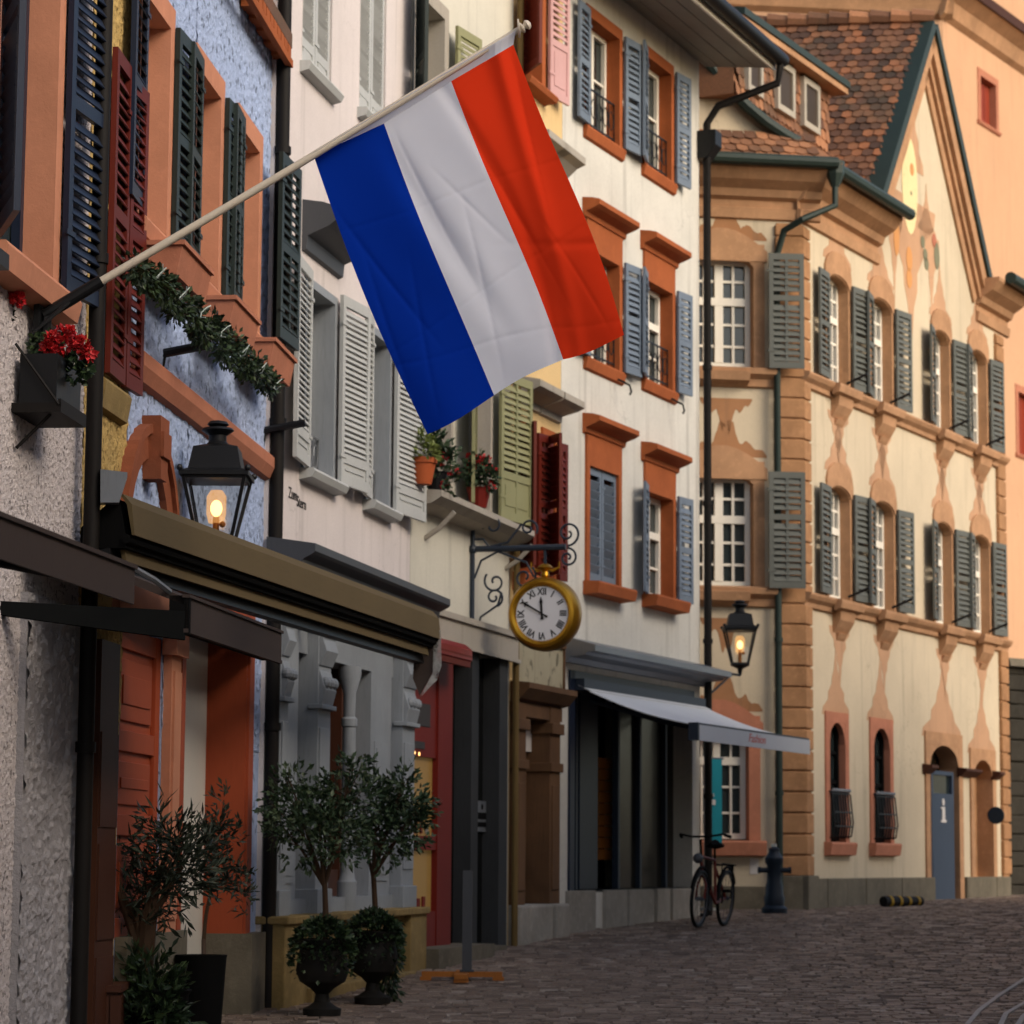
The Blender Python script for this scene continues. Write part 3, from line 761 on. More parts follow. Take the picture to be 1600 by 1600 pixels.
for x in (664, 790):
    mb = MB(); uu = FG.hit(x, 790)[0]; mb.tube([FG.P(uu, .0, zb_ - .45), FG.P(uu, .14, zb_ - .36), FG.P(uu, .3, zb_ - .2)], .025, 8)
    part(HG.root, 'bracket', mb, M['dull'])
# fascia and shop
f0, f1 = FG.hit(740, 1020)[1], FG.hit(740, 977)[1]
mb = MB(); mb.box(FG, .02, uE, -.05, .12, f0, f1); mb.box(FG, .02, uE, .12, .15, f1 - .04, f1 + .02); mb.box(FG, .02, uE, .12, .14, f0 - .02, f0 + .02)
part(HG.root, 'shop_fascia', mb, M['dull'], label='plain grey fascia board above the dark shop')
g = FG.g(0) - .1; HG.hole(.03, uE - .1, g + .1, f0, .9)
U = lambda x: FG.hit(x, 1250)[0]
ins = MB()
for (w0_, w1_, a_, b_) in ((-.95, -.9, .03, uE - .1),): ins.box(FG, a_, b_, w0_, w1_, g, f0)
sf = part(HG.root, 'shopfront', ins, M['black'])
mb = MB(); mb.box(FG, .03, U(684), -.1, -.02, FG.hit(660, 1182)[1], f0); mb.box(FG, .03, U(684), -.1, -.01, g, FG.hit(660, 1425)[1]); mb.box(FG, U(684), U(706), -.3, -.0, g, f0)
mb.box(FG, .03, U(684), -.1, -.012, FG.hit(660, 1328)[1], FG.hit(660, 1306)[1]); part(HG.root, 'red_panel', mb, M['redpanel'], sf)
za_, zb__ = FG.hit(660, 1425)[1], FG.hit(660, 1330)[1]; r9 = random.Random(4)
for k in range(9):
    uu = .08 + k * .085; hh = r9.uniform(.08, .3); zz9 = (za_ if k % 2 else zb__ + .17); part(HG.root, 'goods', MB().box(FG, uu, uu + r9.uniform(.05, .09), -.058, -.045, zz9, zz9 + hh), M[r9.choice(['brownwood', 'goldwood', 'redpanel', 'dull'])], sf)
mb = MB(); zc = FG.hit(660, 1118)[1]
mb.box(FG, .1, U(673), -.02, -.012, zc - .1, zc + .12); mb.box(FG, .08, U(665), -.02, -.012, zc - .32, zc - .25)
part(HG.root, 'sign_plate', mb, M['ink'], sf)
mb = MB(); mb.quad(FG.P(.03, -.06, FG.hit(660, 1425)[1]), FG.P(U(684), -.06, FG.hit(660, 1425)[1]), FG.P(U(684), -.06, FG.hit(660, 1182)[1]), FG.P(.03, -.06, FG.hit(660, 1182)[1]))
part(HG.root, 'pane', mb, M['warmglass'], sf, label='shop pane glowing dull yellow')
mb = MB()
for x, y, r in ((650, 1176, .02), (657, 1178, .022), (646, 1252, .05), (640, 1355, .02)): mb.ball(FG.P(max(.06, U(x)), -.03, FG.hit(x, y)[1]), r, 7)
part(HG.root, 'shop_lamp', mb, M['bulbsmall'], sf)
mb = MB()
for x0, x1 in ((727, 738), (771, 784)):
    part(HG.root, 'door_post', MB().box(FG, U(x0), U(x1), -.14, .06, g, f0), M['darkpost'], sf)
for x0, x1 in ((706, 727), (738, 771)):
    mb = MB(); mb.box(FG, U(x0), U(x1), -.2, -.12, g, f0 - .02); mb.box(FG, U(x0) + .05, U(x1) - .05, -.12, -.11, g + .2, g + 1.2); mb.box(FG, U(x0) + .05, U(x1) - .05, -.12, -.11, g + 1.35, f0 - .2)
    part(HG.root, 'door', mb, M['shopdark'], sf)
mb = MB(); a_, b_, c_, d_ = FG.rc(743, 1251, 760, 1300, -.09); mb.box(FG, a_, b_, -.11, -.08, c_, d_)
ic = part(HG.root, 'intercom', mb, M['zinc'])
mb = MB(); mb.box(FG, a_ + .04, b_ - .06, -.08, -.076, c_ + .05, c_ + .1); mb.box(FG, a_ + .06, b_ - .06, -.08, -.076, c_ + .13, d_ - .12); mb.lathe(FG.P((a_ + b_) / 2, -.08, d_ - .06), [(.03, 0), (.03, .005)], 12, axis=FG.P(0, 1, 0) - FG.P(0, 0, 0))
part(HG.root, 'button', mb, M['black'], ic)
mb = MB(); zs_ = FG.hit(680, 1478)[1]
part(HG.root, 'doorstep', MB().box(FG, .03, U(727), -.6, .32, g - .2, zs_), M['plinth']); part(HG.root, 'doorstep', MB().box(FG, U(738), U(771), -.6, .16, g - .2, FG.g(2) + .07), M['plinth'])
mb = MB(); mb.tube([FG.P(uE - .03, .09, FG.g(uE) - .1), FG.P(uE - .03, .09, f0 - .2), FG.P(uE - .03, .09, 11)], .035, 10)
part(HG.root, 'downpipe', mb, M['ochrepipe'], smooth='auto')
HG.wall(M['greenwhite']); HG.roof()

# ================================================================== 6 the narrow pale ochre house
uE = cross_u(FO, 873)
HO = House(FO, .01, uE, 12.2, 'townhouse', 'narrow pale ochre house with red shutters above a weathered wooden shopfront')
u0, u1 = FO.hit(812, 60)[0], FO.hit(848, 60)[0]
z0 = FO.hit(848, 148)[1]
window(HO, (u0 + .08, u1 - .1, z0, z0 + 1.8), 'terra', sw=.12, depth=.2, frame='redwood', sillmat='terra', sill=.16)
shutter(HO, u1 + .06, z0 + .0, z0 + 1.8, .5, 1, 8, 'pinkpaint', slat=.075, solid=.36, mids=(), label='faded pink shutter with a solid foot panel')
shutter(HO, u0 - .02, z0, z0 + 1.8, .5, -1, 40, 'oxblood', slat=.07)
z0 = FO.hit(850, 905)[1]; z1 = FO.hit(850, 682)[1]
for k, (a_, b_) in enumerate(((808, 830), (848, 864))):
    u0, u1 = FO.hit(a_, 770)[0], FO.hit(b_, 770)[0]
    window(HO, (u0, u1, z0, z1), 'terra', sw=.09, depth=.2, frame='redwood', sillmat='terra', sill=.14, sill_h=.2, vb=(), hood=(.32, .24, FO.hit(850, 655)[1] + .02, 'dull'))
    shutter(HO, u0 - .05, z0 + .02, z1 - .02, .36, -1, 44, 'oxblood', slat=.075)
    shutter(HO, u1 + .04, z0 + .02, z1 - .02, .36 if k == 0 else .2, 1, 8, 'oxblood', slat=.075)
    pass
mb = MB()
for x in (838, 862):
    uu = FO.hit(x, 240)[0]; zz2 = FO.hit(850, 262)[1]
    mb.prof(FO, [(.002, zz2), (.06, zz2), (.2, zz2 + .12), (.3, zz2 + .16), (.3, zz2 + .24), (.002, zz2 + .28)], uu - .45, uu + .35)
part(HO.root, 'hood', mb, M['dull'])
a_, b_, c_, d_ = FO.rc(806, 1002, 874, 1085)
c_ = FO.hit(860, 1078)[1]; d_ = FO.hit(860, 1012)[1]
mb = MB(); mb.box(FO, .1, uE - .05, .005, .06, c_, d_)
sg = part(HO.root, 'painted_fascia', mb, M['signboard'])
mb = MB(); mb.prof(FO, [(.005, c_ - .2), (.12, c_ - .17), (.22, c_ - .06), (.22, c_), (.005, c_ + .02)], .04, uE - .02); mb.box(FO, .06, uE - .03, .01, .09, d_, d_ + .05); mb.box(FO, uE - .07, uE - .03, .01, .08, c_, d_)
part(HO.root, 'moulding', mb, M['rustwood'], sg)
g = FO.g(uE / 2); zt_ = c_ - .2; zs0 = FO.hit(850, 1412)[1]
HO.hole(.04, uE - .08, g - .1, zt_, .5)
U = lambda x: FO.hit(x, 1250)[0]
mb = MB(); mb.box(FO, .03, uE - .08, -.55, -.5, g - .1, zt_); mb.box(FO, .03, uE - .08, -.5, .06, zt_ - .15, zt_)
sf = part(HO.root, 'shopfront', mb, M['rustwood'])
for x0, x1 in ((797, 812), (850, 866)):
    mb = MB(); p0, p1 = max(.04, U(x0)), U(x1); mb.box(FO, p0, p1, -.3, .07, zs0, zt_)
    mb.box(FO, p0 - .03, p1 + .03, -.2, .11, zt_ - .3, zt_ - .18); mb.box(FO, p0 - .03, p1 + .03, -.2, .1, zs0 + 1.45, zs0 + 1.55); mb.box(FO, p0 + .05, p1 - .05, .07, .085, zs0 + .15, zs0 + 1.3)
    part(HO.root, 'timber_post', mb, M['rustwood'], sf, bevel=.01)
mb = MB(); mb.box(FO, U(814), U(830), -.28, -.2, zs0 - .3, zt_ - .3); mb.box(FO, U(832), U(849), -.28, -.2, zs0 - .3, zt_ - .3)
for x in (814, 832): mb.box(FO, U(x) + .06, U(x) + .26, -.2, -.18, zs0 + .0, zs0 + .6); mb.box(FO, U(x) + .06, U(x) + .26, -.2, -.18, zs0 + .8, zs0 + 1.5)
part(HO.root, 'door', mb, M['rustwood'], sf)
mb = MB(); mb.box(FO, U(813), U(850), -.19, -.15, zt_ - .5, zt_ - .2)
part(HO.root, 'blind', mb, M['paper'], sf, label='small white roller blind under the timber lintel')
for bx in ((.04, U(812), -.3, .14, g - .3, zs0), (U(814), U(850), -.3, .12, g - .3, zs0), (U(852), uE - .06, -.3, .16, g - .3, zs0)): part(HO.root, 'plinth', MB().box(FO, *bx), M['gplinth'], bevel=.03)
HO.wall(M['yellow']); HO.roof()

# ================================================================== 7 the pale grey house with orange window frames
uE = cross_u(FY, 1094)
ztop = FY.hit(1094, 98)[1]
HR = House(FY, .01, uE, ztop, 'townhouse', 'tall pale grey house with burnt orange window frames and blue grey shutters')
rows = [((914, 5), (969, 250), (1004, 68), (1050, 303)), ((914, 335), (969, 600), (1004, 385), (1052, 630)), ((914, 672), (968, 940), (1005, 715), (1053, 958))]
sw = .1
for k, (a_, b_, c_, d_) in enumerate(rows):
    for j, (tl, br) in enumerate(((a_, b_), (c_, d_))):
        u0, u1, z0, z1 = FY.rc(*tl, *br); 
        if k > 0: z1 = FY.hit(tl[0], tl[1] + 6)[1]
        topw = .14 if k == 0 else .36
        u0 += sw; u1 -= sw; z0 += .16; z1 -= topw
        closed = (k == 2 and j == 0)
        hood = None if k == 0 else (.22, .2, z1 + topw, 'terra')
        window(HR, (u0, u1, z0, z1), 'terra', sw=sw, top=topw, depth=.2, frame='white', sillmat='terra', sill=.05 if k < 2 else .2, sill_h=.16, vb=((.5, .07),), hb=((.62, .09), (.3, .03)) if k else ((.55, .03),), hood=hood, cover=closed)
        if closed:
            m = (u0 + u1) / 2
            shutter(HR, u0, z0 + .01, z1, m - u0 - .008, 1, 0, 'bluegrey', slat=.11, w0=-.045, mids=(), tilt=-.8, label='closed blue grey shutter leaf')
            shutter(HR, m + .008, z0 + .01, z1, u1 - m - .008, 1, 0, 'bluegrey', slat=.11, w0=-.045, mids=(), tilt=-.8, label='closed blue grey shutter leaf')
        else:
            if k < 2: railing(HR, u0, u1, z0 + .02, z0 + .5, -.05, 'iron', 5)
            wl = .42
            shutter(HR, u0 - sw + .0, z0 - .02, z1 + .06, wl, -1, 4 if j == 0 else 15, 'bluegrey', slat=.075)
            shutter(HR, u1 + sw - .0, z0 - .02, z1 + .06, wl if j == 0 else .4, 1, 7, 'bluegrey', slat=.075)
        if k == 1:
            mb = MB(); um = u1 - .1; mb.tube([FY.P(um, .05, z0 - .14), FY.P(um, .2, z0 - .22), FY.P(um, .22, z0 - .3), FY.P(um, .2, z0 - .34)], .014, 6); part(HR.root, 'hook', mb, M['iron'])
# metal canopy strip and shop
zt_ = FY.hit(890, 999, .35)[1]
mb = MB(); mb.prof(FY, [(.003, zt_ - .2), (.06, zt_ - .2), (.09, zt_ - .14), (.28, zt_ - .12), (.3, zt_ - .09), (.4, zt_ - .08), (.4, zt_ - .01), (.36, zt_), (.003, zt_ + .1)], .08, uE + .1)
part(HR.root, 'shop_canopy', mb, M['zinc'])
zs1 = FY.hit(1080, 1092)[1]; zs0 = FY.hit(1080, 1388)[1]
U = lambda x: FY.hit(x, 1250)[0]
s0, s1 = U(888), U(1082); Uw = lambda x, w: FY.hit(x, 1250, w)[0]
HR.hole(s0, s1, zs0 - .0, zs1, 1.2)
mb = MB(); mb.box(FY, s0, s1, -1.25, -1.2, zs0, zs1); mb.box(FY, s0, s1, -1.2, -.0, zs0 - .02, zs0 + .01)
sf = part(HR.root, 'shopfront', mb, M['black'])
mb = MB(); mb.box(FY, s0 - .02, s0 + .12, -.3, .03, zs0, zs1 + .1); mb.box(FY, Uw(906, -.3), Uw(934, -.3), -.5, -.3, zs0, zs1 - .1); mb.box(FY, s0, s1, -.3, .03, zs1 - .02, zs1 + .1)
part(HR.root, 'shop_frame', mb, M['navy'], sf)
mb = MB(); z_, y_ = FY.hit(950, 1345, -.45)[1], FY.hit(950, 1185, -.45)[1]
n = 9
for i in range(n): mb.box(FY, Uw(935, -.45), Uw(964, -.45), -.5, -.44 + .01 * (i % 2), z_ + (y_ - z_) * i / n + .012, z_ + (y_ - z_) * (i + 1) / n)
part(HR.root, 'display_board', mb, M['goldwood'], sf, label='yellow boarded display standing inside the shop window')
mb = MB()
for x in (900, 966, 1000, 1040): part(HR.root, 'mullion', MB().box(FY, Uw(x, -.2), Uw(x, -.2) + .06, -.28, -.2, zs0, zs1), M['bluesteel'], sf)
mb = MB(); mb.quad(FY.P(Uw(967, -.26), -.26, zs0), FY.P(s1, -.26, zs0), FY.P(s1, -.26, zs1), FY.P(Uw(967, -.26), -.26, zs1))
part(HR.root, 'pane', mb, M['shopglass'], sf)
mb = MB(); gg = FY.g(uE / 2) - .5
xs = [(884, 926), (942, 975), (978, 1016), (1022, 1042), (1046, 1085)]
mb.box(FY, .05, uE, -.3, -.02, gg, zs0)
part(HR.root, 'plinth', mb, M['plinth'])
for a_, b_ in xs: part(HR.root, 'plinth', MB().box(FY, U(a_), U(b_), -.1, .05, gg, zs0 + .004), M['gplinth'], bevel=.01)
HR.wall(M['greywall'])
# boarded soffit, fascia, gutter
ov = .95; zf = ztop
mb = MB(); mb.prof(FY, [(.0, zf + .0), (ov, zf - .12), (ov, zf - .08), (0, zf + .06)], .0, uE + .25)
for i in range(3): mb.box(FY, .02, uE + .24, .2 + i * .25, .205 + i * .25, zf - .034 - i * .0316, zf - .02 - i * .0316)
part(HR.root, 'soffit', mb, M['soffit'])
mb = MB(); mb.box(FY, .0, uE + .27, ov, ov + .03, zf - .16, zf + .04)
part(HR.root, 'fascia_board', mb, M['white'])
mb = MB(); mb.tube([FY.P(.0, ov + .12, zf - .02), FY.P(uE + .3, ov + .12, zf - .02)], .095, 12)
part(HR.root, 'gutter', mb, M['iron'], smooth='auto')
mb = MB(); mb.prof(FY, [(ov, zf + .1), (ov, zf + .16), (-3, zf + 3.4), (-6.5, zf + .1)], .0, uE + .25)
part(HR.root, 'roof', mb, M['tile'])
pu = uE + .03
pts = [FY.P(uE + .2, ov + .12, zf - .1), FY.P(uE + .2, ov + .08, zf - .35), FY.P(pu + .02, .25, zf - .62), FY.P(pu, .1, zf - .85), FY.P(pu, .1, 5), FY.P(pu, .1, FY.g(uE) - .1)]
downpipe(HR, pts, .052, 'pipe', [FY.P(pu, .1, z) for z in (2.4, 4.4, 6.2, 8)])
mb = MB(); zz = FY.hit(1098, 225)[1]; mb.prof(FY, [(.0, zz - .25), (.12, zz - .25), (.26, zz - .08), (.26, zz + .12), (0, zz + .12)], pu - .12, pu + .14)
part(HR.root, 'rainwater_head', mb, M['iron'])
# ================================================================== 8 the cream town hall with the painted gable
zE = FT.hit(1340, 292, .45)[1]
UE = cross_u(FT, 1574)
HT = House(FT, 0, UE, zE, 'town_hall', 'cream town hall with painted gable, sandstone quoins and grey green shutters', loc_u=2); HT.root['category'] = 'town hall'
H2 = House.__new__(House); H2.F = FL; H2.u0 = FL.hit(1040, 1340)[0]; H2.u1 = 0; H2.z0 = HT.z0; H2.z1 = zE; H2.root = HT.root; H2.holes = []
gT = gz(39)
def orn(F, pts, w0, w1, mat='painted'): part(HT.root, 'painted_scrollwork', MB().prism(F, pts, w0, w1), M[mat])
def spire(F, uc, zb, half, h, seed, w=.004, flip=1):
    r = random.Random(seed); n = 9; L = []; Rr = []
    for i in range(n + 1):
        f = i / n; x = half * (1 - f) ** 1.9 * (1 + (.16 if i % 2 else -.1) * (1 if 0 < i < n else 0)) + .012
        L.append((uc - x, zb + flip * h * f)); Rr.append((uc + x * r.uniform(.9, 1.1), zb + flip * h * f))
    orn(F, L + Rr[::-1], w - .003, w)
def scrolls(F, u0, u1, zb, h, seed, flip=1):
    r = random.Random(seed); n = 44; pts = [(u0, zb), (u1, zb)]
    for i in range(n + 1):
        f = i / n; e = math.sin(math.pi * f) ** .55
        hh = h * (.42 + .58 * math.exp(-((f - .5) / .11) ** 2)) * e * (1 + .22 * math.sin(f * 34)) * r.uniform(.9, 1.1)
        pts.append((u1 + (u0 - u1) * f, zb + flip * max(.03, hh)))
    orn(F, pts, .001, .004, 'painted_dark')
# ---- long front
xs = [(1293, 1329), (1362, 1397), (1459, 1487), (1517, 1545)]
ztop3 = FT.hit(1293, 425)[1]; zbot3 = FT.hit(1293, 594)[1]; ztop2 = FT.hit(1293, 756)[1]; zbot2 = FT.hit(1293, 930)[1]
for row, (za, zb) in enumerate(((ztop3, zbot3), (ztop2, zbot2))):
    for k, (x0, x1) in enumerate(xs):
        u0, u1 = FT.hit(x0, 800)[0] + .02, FT.hit(x1, 800)[0] - .06
        wn = window(HT, (u0, u1, zb, za), 'townstone', sw=.1, proud=.015, depth=.2, frame='white', vb=((.5, .1), (.25, .035), (.75, .035)), hb=((.62, .1), (.2, .035), (.41, .035), (.81, .035)), sill=.0, arch=.16, jamb='townstone')
        m = (u0 + u1) / 2
        mb = MB(); n = 8; r0 = (u1 - u0) / 2 + .1
        pts = [(m - r0, za - .1)] + [(m + r0 * math.cos(math.pi * (1 - i / n)), za + .06 + .3 * math.sin(math.pi * (1 - i / n))) for i in range(n + 1)] + [(m + r0, za - .1)]
        lo = [(m + (r0 - .1) * math.cos(math.pi * i / n), za - .13 + .15 * math.sin(math.pi * i / n)) for i in range(n + 1)]
        mb.prism(FT, pts + lo, .004, .035); part(HT.root, 'lintel', mb, M['townstone'], wn)
        spire(FT, m, za + .2, r0 * 1.05, 1.0 if row else .95, k + row * 9)
        spire(FT, m, zb - .42, r0 * .78, .85, 40 + k + row * 9, flip=-1)
        wl = .52
        shutter(HT, u0 - .06, zb, za - .05, min(wl, .5), -1, 12 if k else 5, 'greygreen', slat=.085)
        shutter(HT, u1 + .06, zb, za - .05, wl, 1, 7, 'greygreen', slat=.085)
        # swelling sill bracket
        mb = MB(); mb.prof(FT, [(.002, zb - .52), (.06, zb - .44), (.12, zb - .34), (.14, zb - .2), (.002, zb - .18)], m - r0 * .55, m + r0 * .55); mb.prof(FT, [(.1, zb - .22), (.2, zb - .18), (.22, zb - .1), (.22, zb - .06), (.1, zb - .04)], m - r0 * .9, m + r0 * .9)
        mb.prof(FT, [(.002, zb - .62), (.03, zb - .58), (.06, zb - .52), (.002, zb - .5)], m - r0 * .3, m + r0 * .3)
        part(HT.root, 'bracket', mb, M['townstone'], wn)
        mb = MB(); mb.tube([FT.P(m + .1, .1, zb + .02), FT.P(m + .1, .42, zb + .14)], .02, 6); part(HT.root, 'shutter_stay', mb, M['iron'], wn)
    mb = MB(); mb.prof(FT, [(.002, zb - .26), (.05, zb - .24), (.06, zb - .18), (.12, zb - .13), (.15, zb - .08), (.15, zb - .05), (.002, zb - .02)], -.02, UE + .03)
    part(HT.root, 'sill_cornice', mb, M['townstone'])
# ground floor arched windows
for k, (tl, br) in enumerate((((1294, 1126), (1322, 1315)), ((1363, 1136), (1392, 1316)))):
    u0, u1, z0, z1 = FT.rc(*tl, *br)
    z0, z1 = FT.hit(1294, 1313)[1], FT.hit(1294, 1128)[1]
    wn = window(HT, (u0, u1 - .06, z0, z1), 'pinkstone', sw=.15, proud=.025, depth=.13, frame='black', vb=((.5, .06),), hb=((.5, .05), (.75, .04)), arch=.3, sill=.11, sill_h=.2)
    m = (u0 + u1 - .06) / 2; spire(FT, m, z1 + .1, (u1 - u0) / 2 + .2, 1.0, 80 + k)
    mb = MB(); zm = z0 + (z1 - z0) * .42
    for i in range(8):
        u = u0 - .04 + (u1 - u0 + .04) * i / 7; mb.tube([FT.P(u, .02, zm), FT.P(u, .07, zm - .05), FT.P(u, .11, z0 + .25), FT.P(u, .08, z0 + .06), FT.P(u, .0, z0 + .03)], .012, 5)
    for z, w in ((zm - .04, .06), (zm - .3, .1), (z0 + .2, .11)): mb.tube([FT.P(u0 - .04, w, z), FT.P(u1, w, z)], .012, 5)
    gr = part(HT.root, 'window_grille', mb, M['iron'], wn)
    mb = MB(); mb.tube([FT.P(u0 - .04, .07, zm + .0), FT.P(u1, .07, zm + .0)], .014, 6); 
    for i in range(7): mb.ball(FT.P(u0 + (u1 - u0) * i / 6.5, .08, zm + .01), .024, 5)
    part(HT.root, 'grille_crest', mb, M['shopgrey'], wn)
# the two doorways
u0, u1 = FT.hit(1452, 1300)[0], FT.hit(1497, 1300)[0]; gD = FT.g(u0)
z1 = FT.hit(1470, 1165)[1]
wn = window(HT, (u0, u1, gD + .02, z1), 'townstone', sw=.2, proud=.03, depth=.35, arch=.34, sill=0, cover=True)
spire(FT, (u0 + u1) / 2, z1 + .12, (u1 - u0) / 2 + .3, 1.25, 91)
mb = MB(); zi = FT.hit(1470, 1198)[1]
mb.quad(FT.P(u0 - .05, -.3, gD), FT.P(u1 + .05, -.3, gD), FT.P(u1 + .05, -.3, z1), FT.P(u0 - .05, -.3, z1)); part(HT.root, 'pane', mb, M['shopglass'], wn)
mb = MB(); d0, d1 = FT.hit(1458, 1300, .05)[0], FT.hit(1493, 1300, .05)[0]; zd = FT.hit(1475, 1205, .05)[1]
mb.box(FT, d0, d1, -.2, .03, gD - .05, zd - .35); mb.box(FT, d0, d0 + .08, -.2, .03, zd - .35, zd); mb.box(FT, d1 - .08, d1, -.2, .03, zd - .35, zd); mb.box(FT, d0 + .08, d1 - .08, -.2, .03, zd - .06, zd); mb.box(FT, d0 + .04, d1 - .04, .03, .034, gD + .1, gD + .75)
dr = part(HT.root, 'door', mb, M['bluedoor'], wn)
mb = MB(); mb.quad(FT.P(d0 + .08, -.02, zd - .35), FT.P(d1 - .08, -.02, zd - .35), FT.P(d1 - .08, -.02, zd - .06), FT.P(d0 + .08, -.02, zd - .06)); part(HT.root, 'door_pane', mb, M['glass'], wn)
mb = MB(); uc = (d0 + d1) / 2; zi_ = FT.hit(1475, 1281, .05)[1]; k = 1.0
mb.lathe(FT.P(uc, .032, zi_ + .275), [(.055, 0), (.055, .01)], 20, axis=FT.P(0, 1, 0) - FT.P(0, 0, 0))
mb.box(FT, uc - .06, uc + .07, .031, .042, zi_, zi_ + .2); mb.box(FT, uc - .11, uc + .13, .031, .0425, zi_ - .04, zi_ + .002); mb.box(FT, uc - .11, uc + .06, .031, .0427, zi_ + .165, zi_ + .2)
part(HT.root, 'info_symbol', mb, M['paper'], wn, label='white letter i on the dark blue door')
v0, v1 = FT.hit(1521, 1300)[0], FT.hit(1550, 1300)[0]; z2 = FT.hit(1535, 1188)[1]
wn = window(HT, (v0, v1, gD + .35, z2), 'townstone', sw=.18, proud=.03, depth=.3, arch=.3, sill=0, cover=True)
spire(FT, (v0 + v1) / 2, z2 + .1, (v1 - v0) / 2 + .25, 1.15, 92)
mb = MB(); mb.box(FT, v0 - .02, v1 + .02, -.4, -.26, gD, z2 - .1)
for i in range(6): mb.box(FT, v0 + .01, v1 - .01, -.26, -.25 + .004 * (i % 2), gD + .3 + i * .3, gD + .58 + i * .3)
part(HT.root, 'niche_back', mb, M['quoin'], wn)
for (a_, b_) in ((u0 - .3, u0 + .02), (u1 - .02, v0 + .02), (v1 - .02, v1 + .26)):
    mb = MB(); mb.prof(FT, [(.0, zi - .14), (.06, zi - .12), (.16, zi - .04), (.16, zi), (0, zi + .02)], a_, b_); part(HT.root, 'impost', mb, M['brownwood'])
# plinth and quoins
mb = MB(); zp = gT + .34
n = 12
for i in range(n):
    a_, b_ = UE * i / n, UE * (i + 1) / n
    if u0 - .15 < (a_ + b_) / 2 < u1 + .15:
        if mb.v: part(HT.root, 'plinth', mb, M['plinth'], bevel=.015); mb = MB()
        continue
    mb.box(FT, a_ + .006, b_ - .006, -.1, .06 + .006 * (i % 2), HT.z0, zp + .06)
part(HT.root, 'plinth', mb, M['plinth'], bevel=.015); part(HT.root, 'plinth', MB().box(FL, H2.u0, -.0, -.1, .06, HT.z0, zp - .05), M['plinth'], bevel=.015)
part(HT.root, 'plinth', MB().box(FT, -.1, .3, -.25, .12, HT.z0, zp + .1), M['plinth'], bevel=.015); part(HT.root, 'plinth', MB().box(FL, -.42, .08, -.1, .1, HT.z0, zp + .097), M['plinth'], bevel=.015)
zq = zp + .1; top = zE - .75; i = 0; mbF, mbL, mbR = MB(), MB(), MB(); h = .288
while zq < top:
    hz = min(h, top - zq)
    mbF.box(FT, .0, .16 if True else .3, -.03, .055, zq, zq + hz - .03); mbF.box(FT, .16, .3, -.03, .05, zq, zq + hz - .03)
    mbL.box(FL, -.36, .055, -.03, .055, zq, zq + hz - .03)
    mbR.box(FT, UE - .34 , UE + .06, -.1, .06, zq, zq + hz - .03)
    zq += h; i += 1
mbF.box(FT, .0, .28, -.05, .025, zp, top); mbL.box(FL, -.34, .03, -.05, .028, zp, top); mbR.box(FT, UE - .32, UE + .03, -.1, .03, zp, top)
for m_ in (mbF, mbL, mbR): part(HT.root, 'quoins', m_, M['quoin'], bevel=.012)
# main cornice
cp = [(.002, zE - .72), (.05, zE - .7), (.07, zE - .56), (.02, zE - .54), (.02, zE - .44), (.1, zE - .4), (.14, zE - .3), (.3, zE - .2), (.42, zE - .06), (.42, zE), (.002, zE + .0)]
ul = FT.hit(1380, 312, .2)[0]; ur = FT.hit(1548, 405, .2)[0]
for F_, a_, b_, e_ in ((FT, -.1, ul + .25, 0), (FT, ur - .25, UE + .42, 0), (FL, H2.u0, .3, .003)): part(HT.root, 'eaves_cornice', MB().prof(F_, [(w * (1 - e_ * 3), z - e_) for w, z in cp], a_, b_), M['townstone'])
for pq, r_ in (([FL.P(H2.u0, .5, zE + .03), FL.P(.42, .5, zE + .03)], .085), ([FT.P(-.2, .52, zE + .03), FT.P(ul + .3, .52, zE + .03)], .09), ([FT.P(ur + .05, .52, zE + .03), FT.P(UE + .6, .52, zE + .03)], .1)): part(HT.root, 'gutter', MB().tube(pq, r_, 10), M['verge'], smooth='auto')
# gable
pk = FT.hit(1461, 44, .2)
zr = FT.hit(1550, 405)[1]; ze = zE - .02
um = pk[0]; hw = (ur - ul) / 2; zpk = pk[1]
mb = MB(); mb.prism(FT, [(um - hw, ze - .1), (um + hw, ze - .1), (um, zpk)], -.3, -.002); part(HT.root, 'gable', mb, M['cream'])
def slope_bar(mb, F, a, b, t0, t1, w0, w1):
    d = Vector((b[0] - a[0], b[1] - a[1])).normalized(); nn = Vector((-d.y, d.x)) if b[0] < a[0] else Vector((d.y, -d.x))
    if nn.y > 0: nn = -nn
    mb.prism(F, [(a[0] + nn.x * t0, a[1] + nn.y * t0), (b[0] + nn.x * t0, b[1] + nn.y * t0), (b[0] + nn.x * t1, b[1] + nn.y * t1), (a[0] + nn.x * t1, a[1] + nn.y * t1)], w0, w1)
A, B, C = (um - hw - .12, ze - .1), (um, zpk), (um + hw + .12, ze - .1)
st_, cu = MB(), MB()
for a_ in (A, C):
    slope_bar(st_, FT, a_, B, .0, .24, -.02, .17); slope_bar(st_, FT, a_, B, .24, .36, -.02, .1); slope_bar(st_, FT, a_, B, .36, .54, -.02, .045)
    slope_bar(cu, FT, a_, (B[0], B[1] + .02), -.13, .02, -.1, .22)
part(HT.root, 'gable_cornice', st_, M['townstone']); part(HT.root, 'verge', cu, M['verge'])
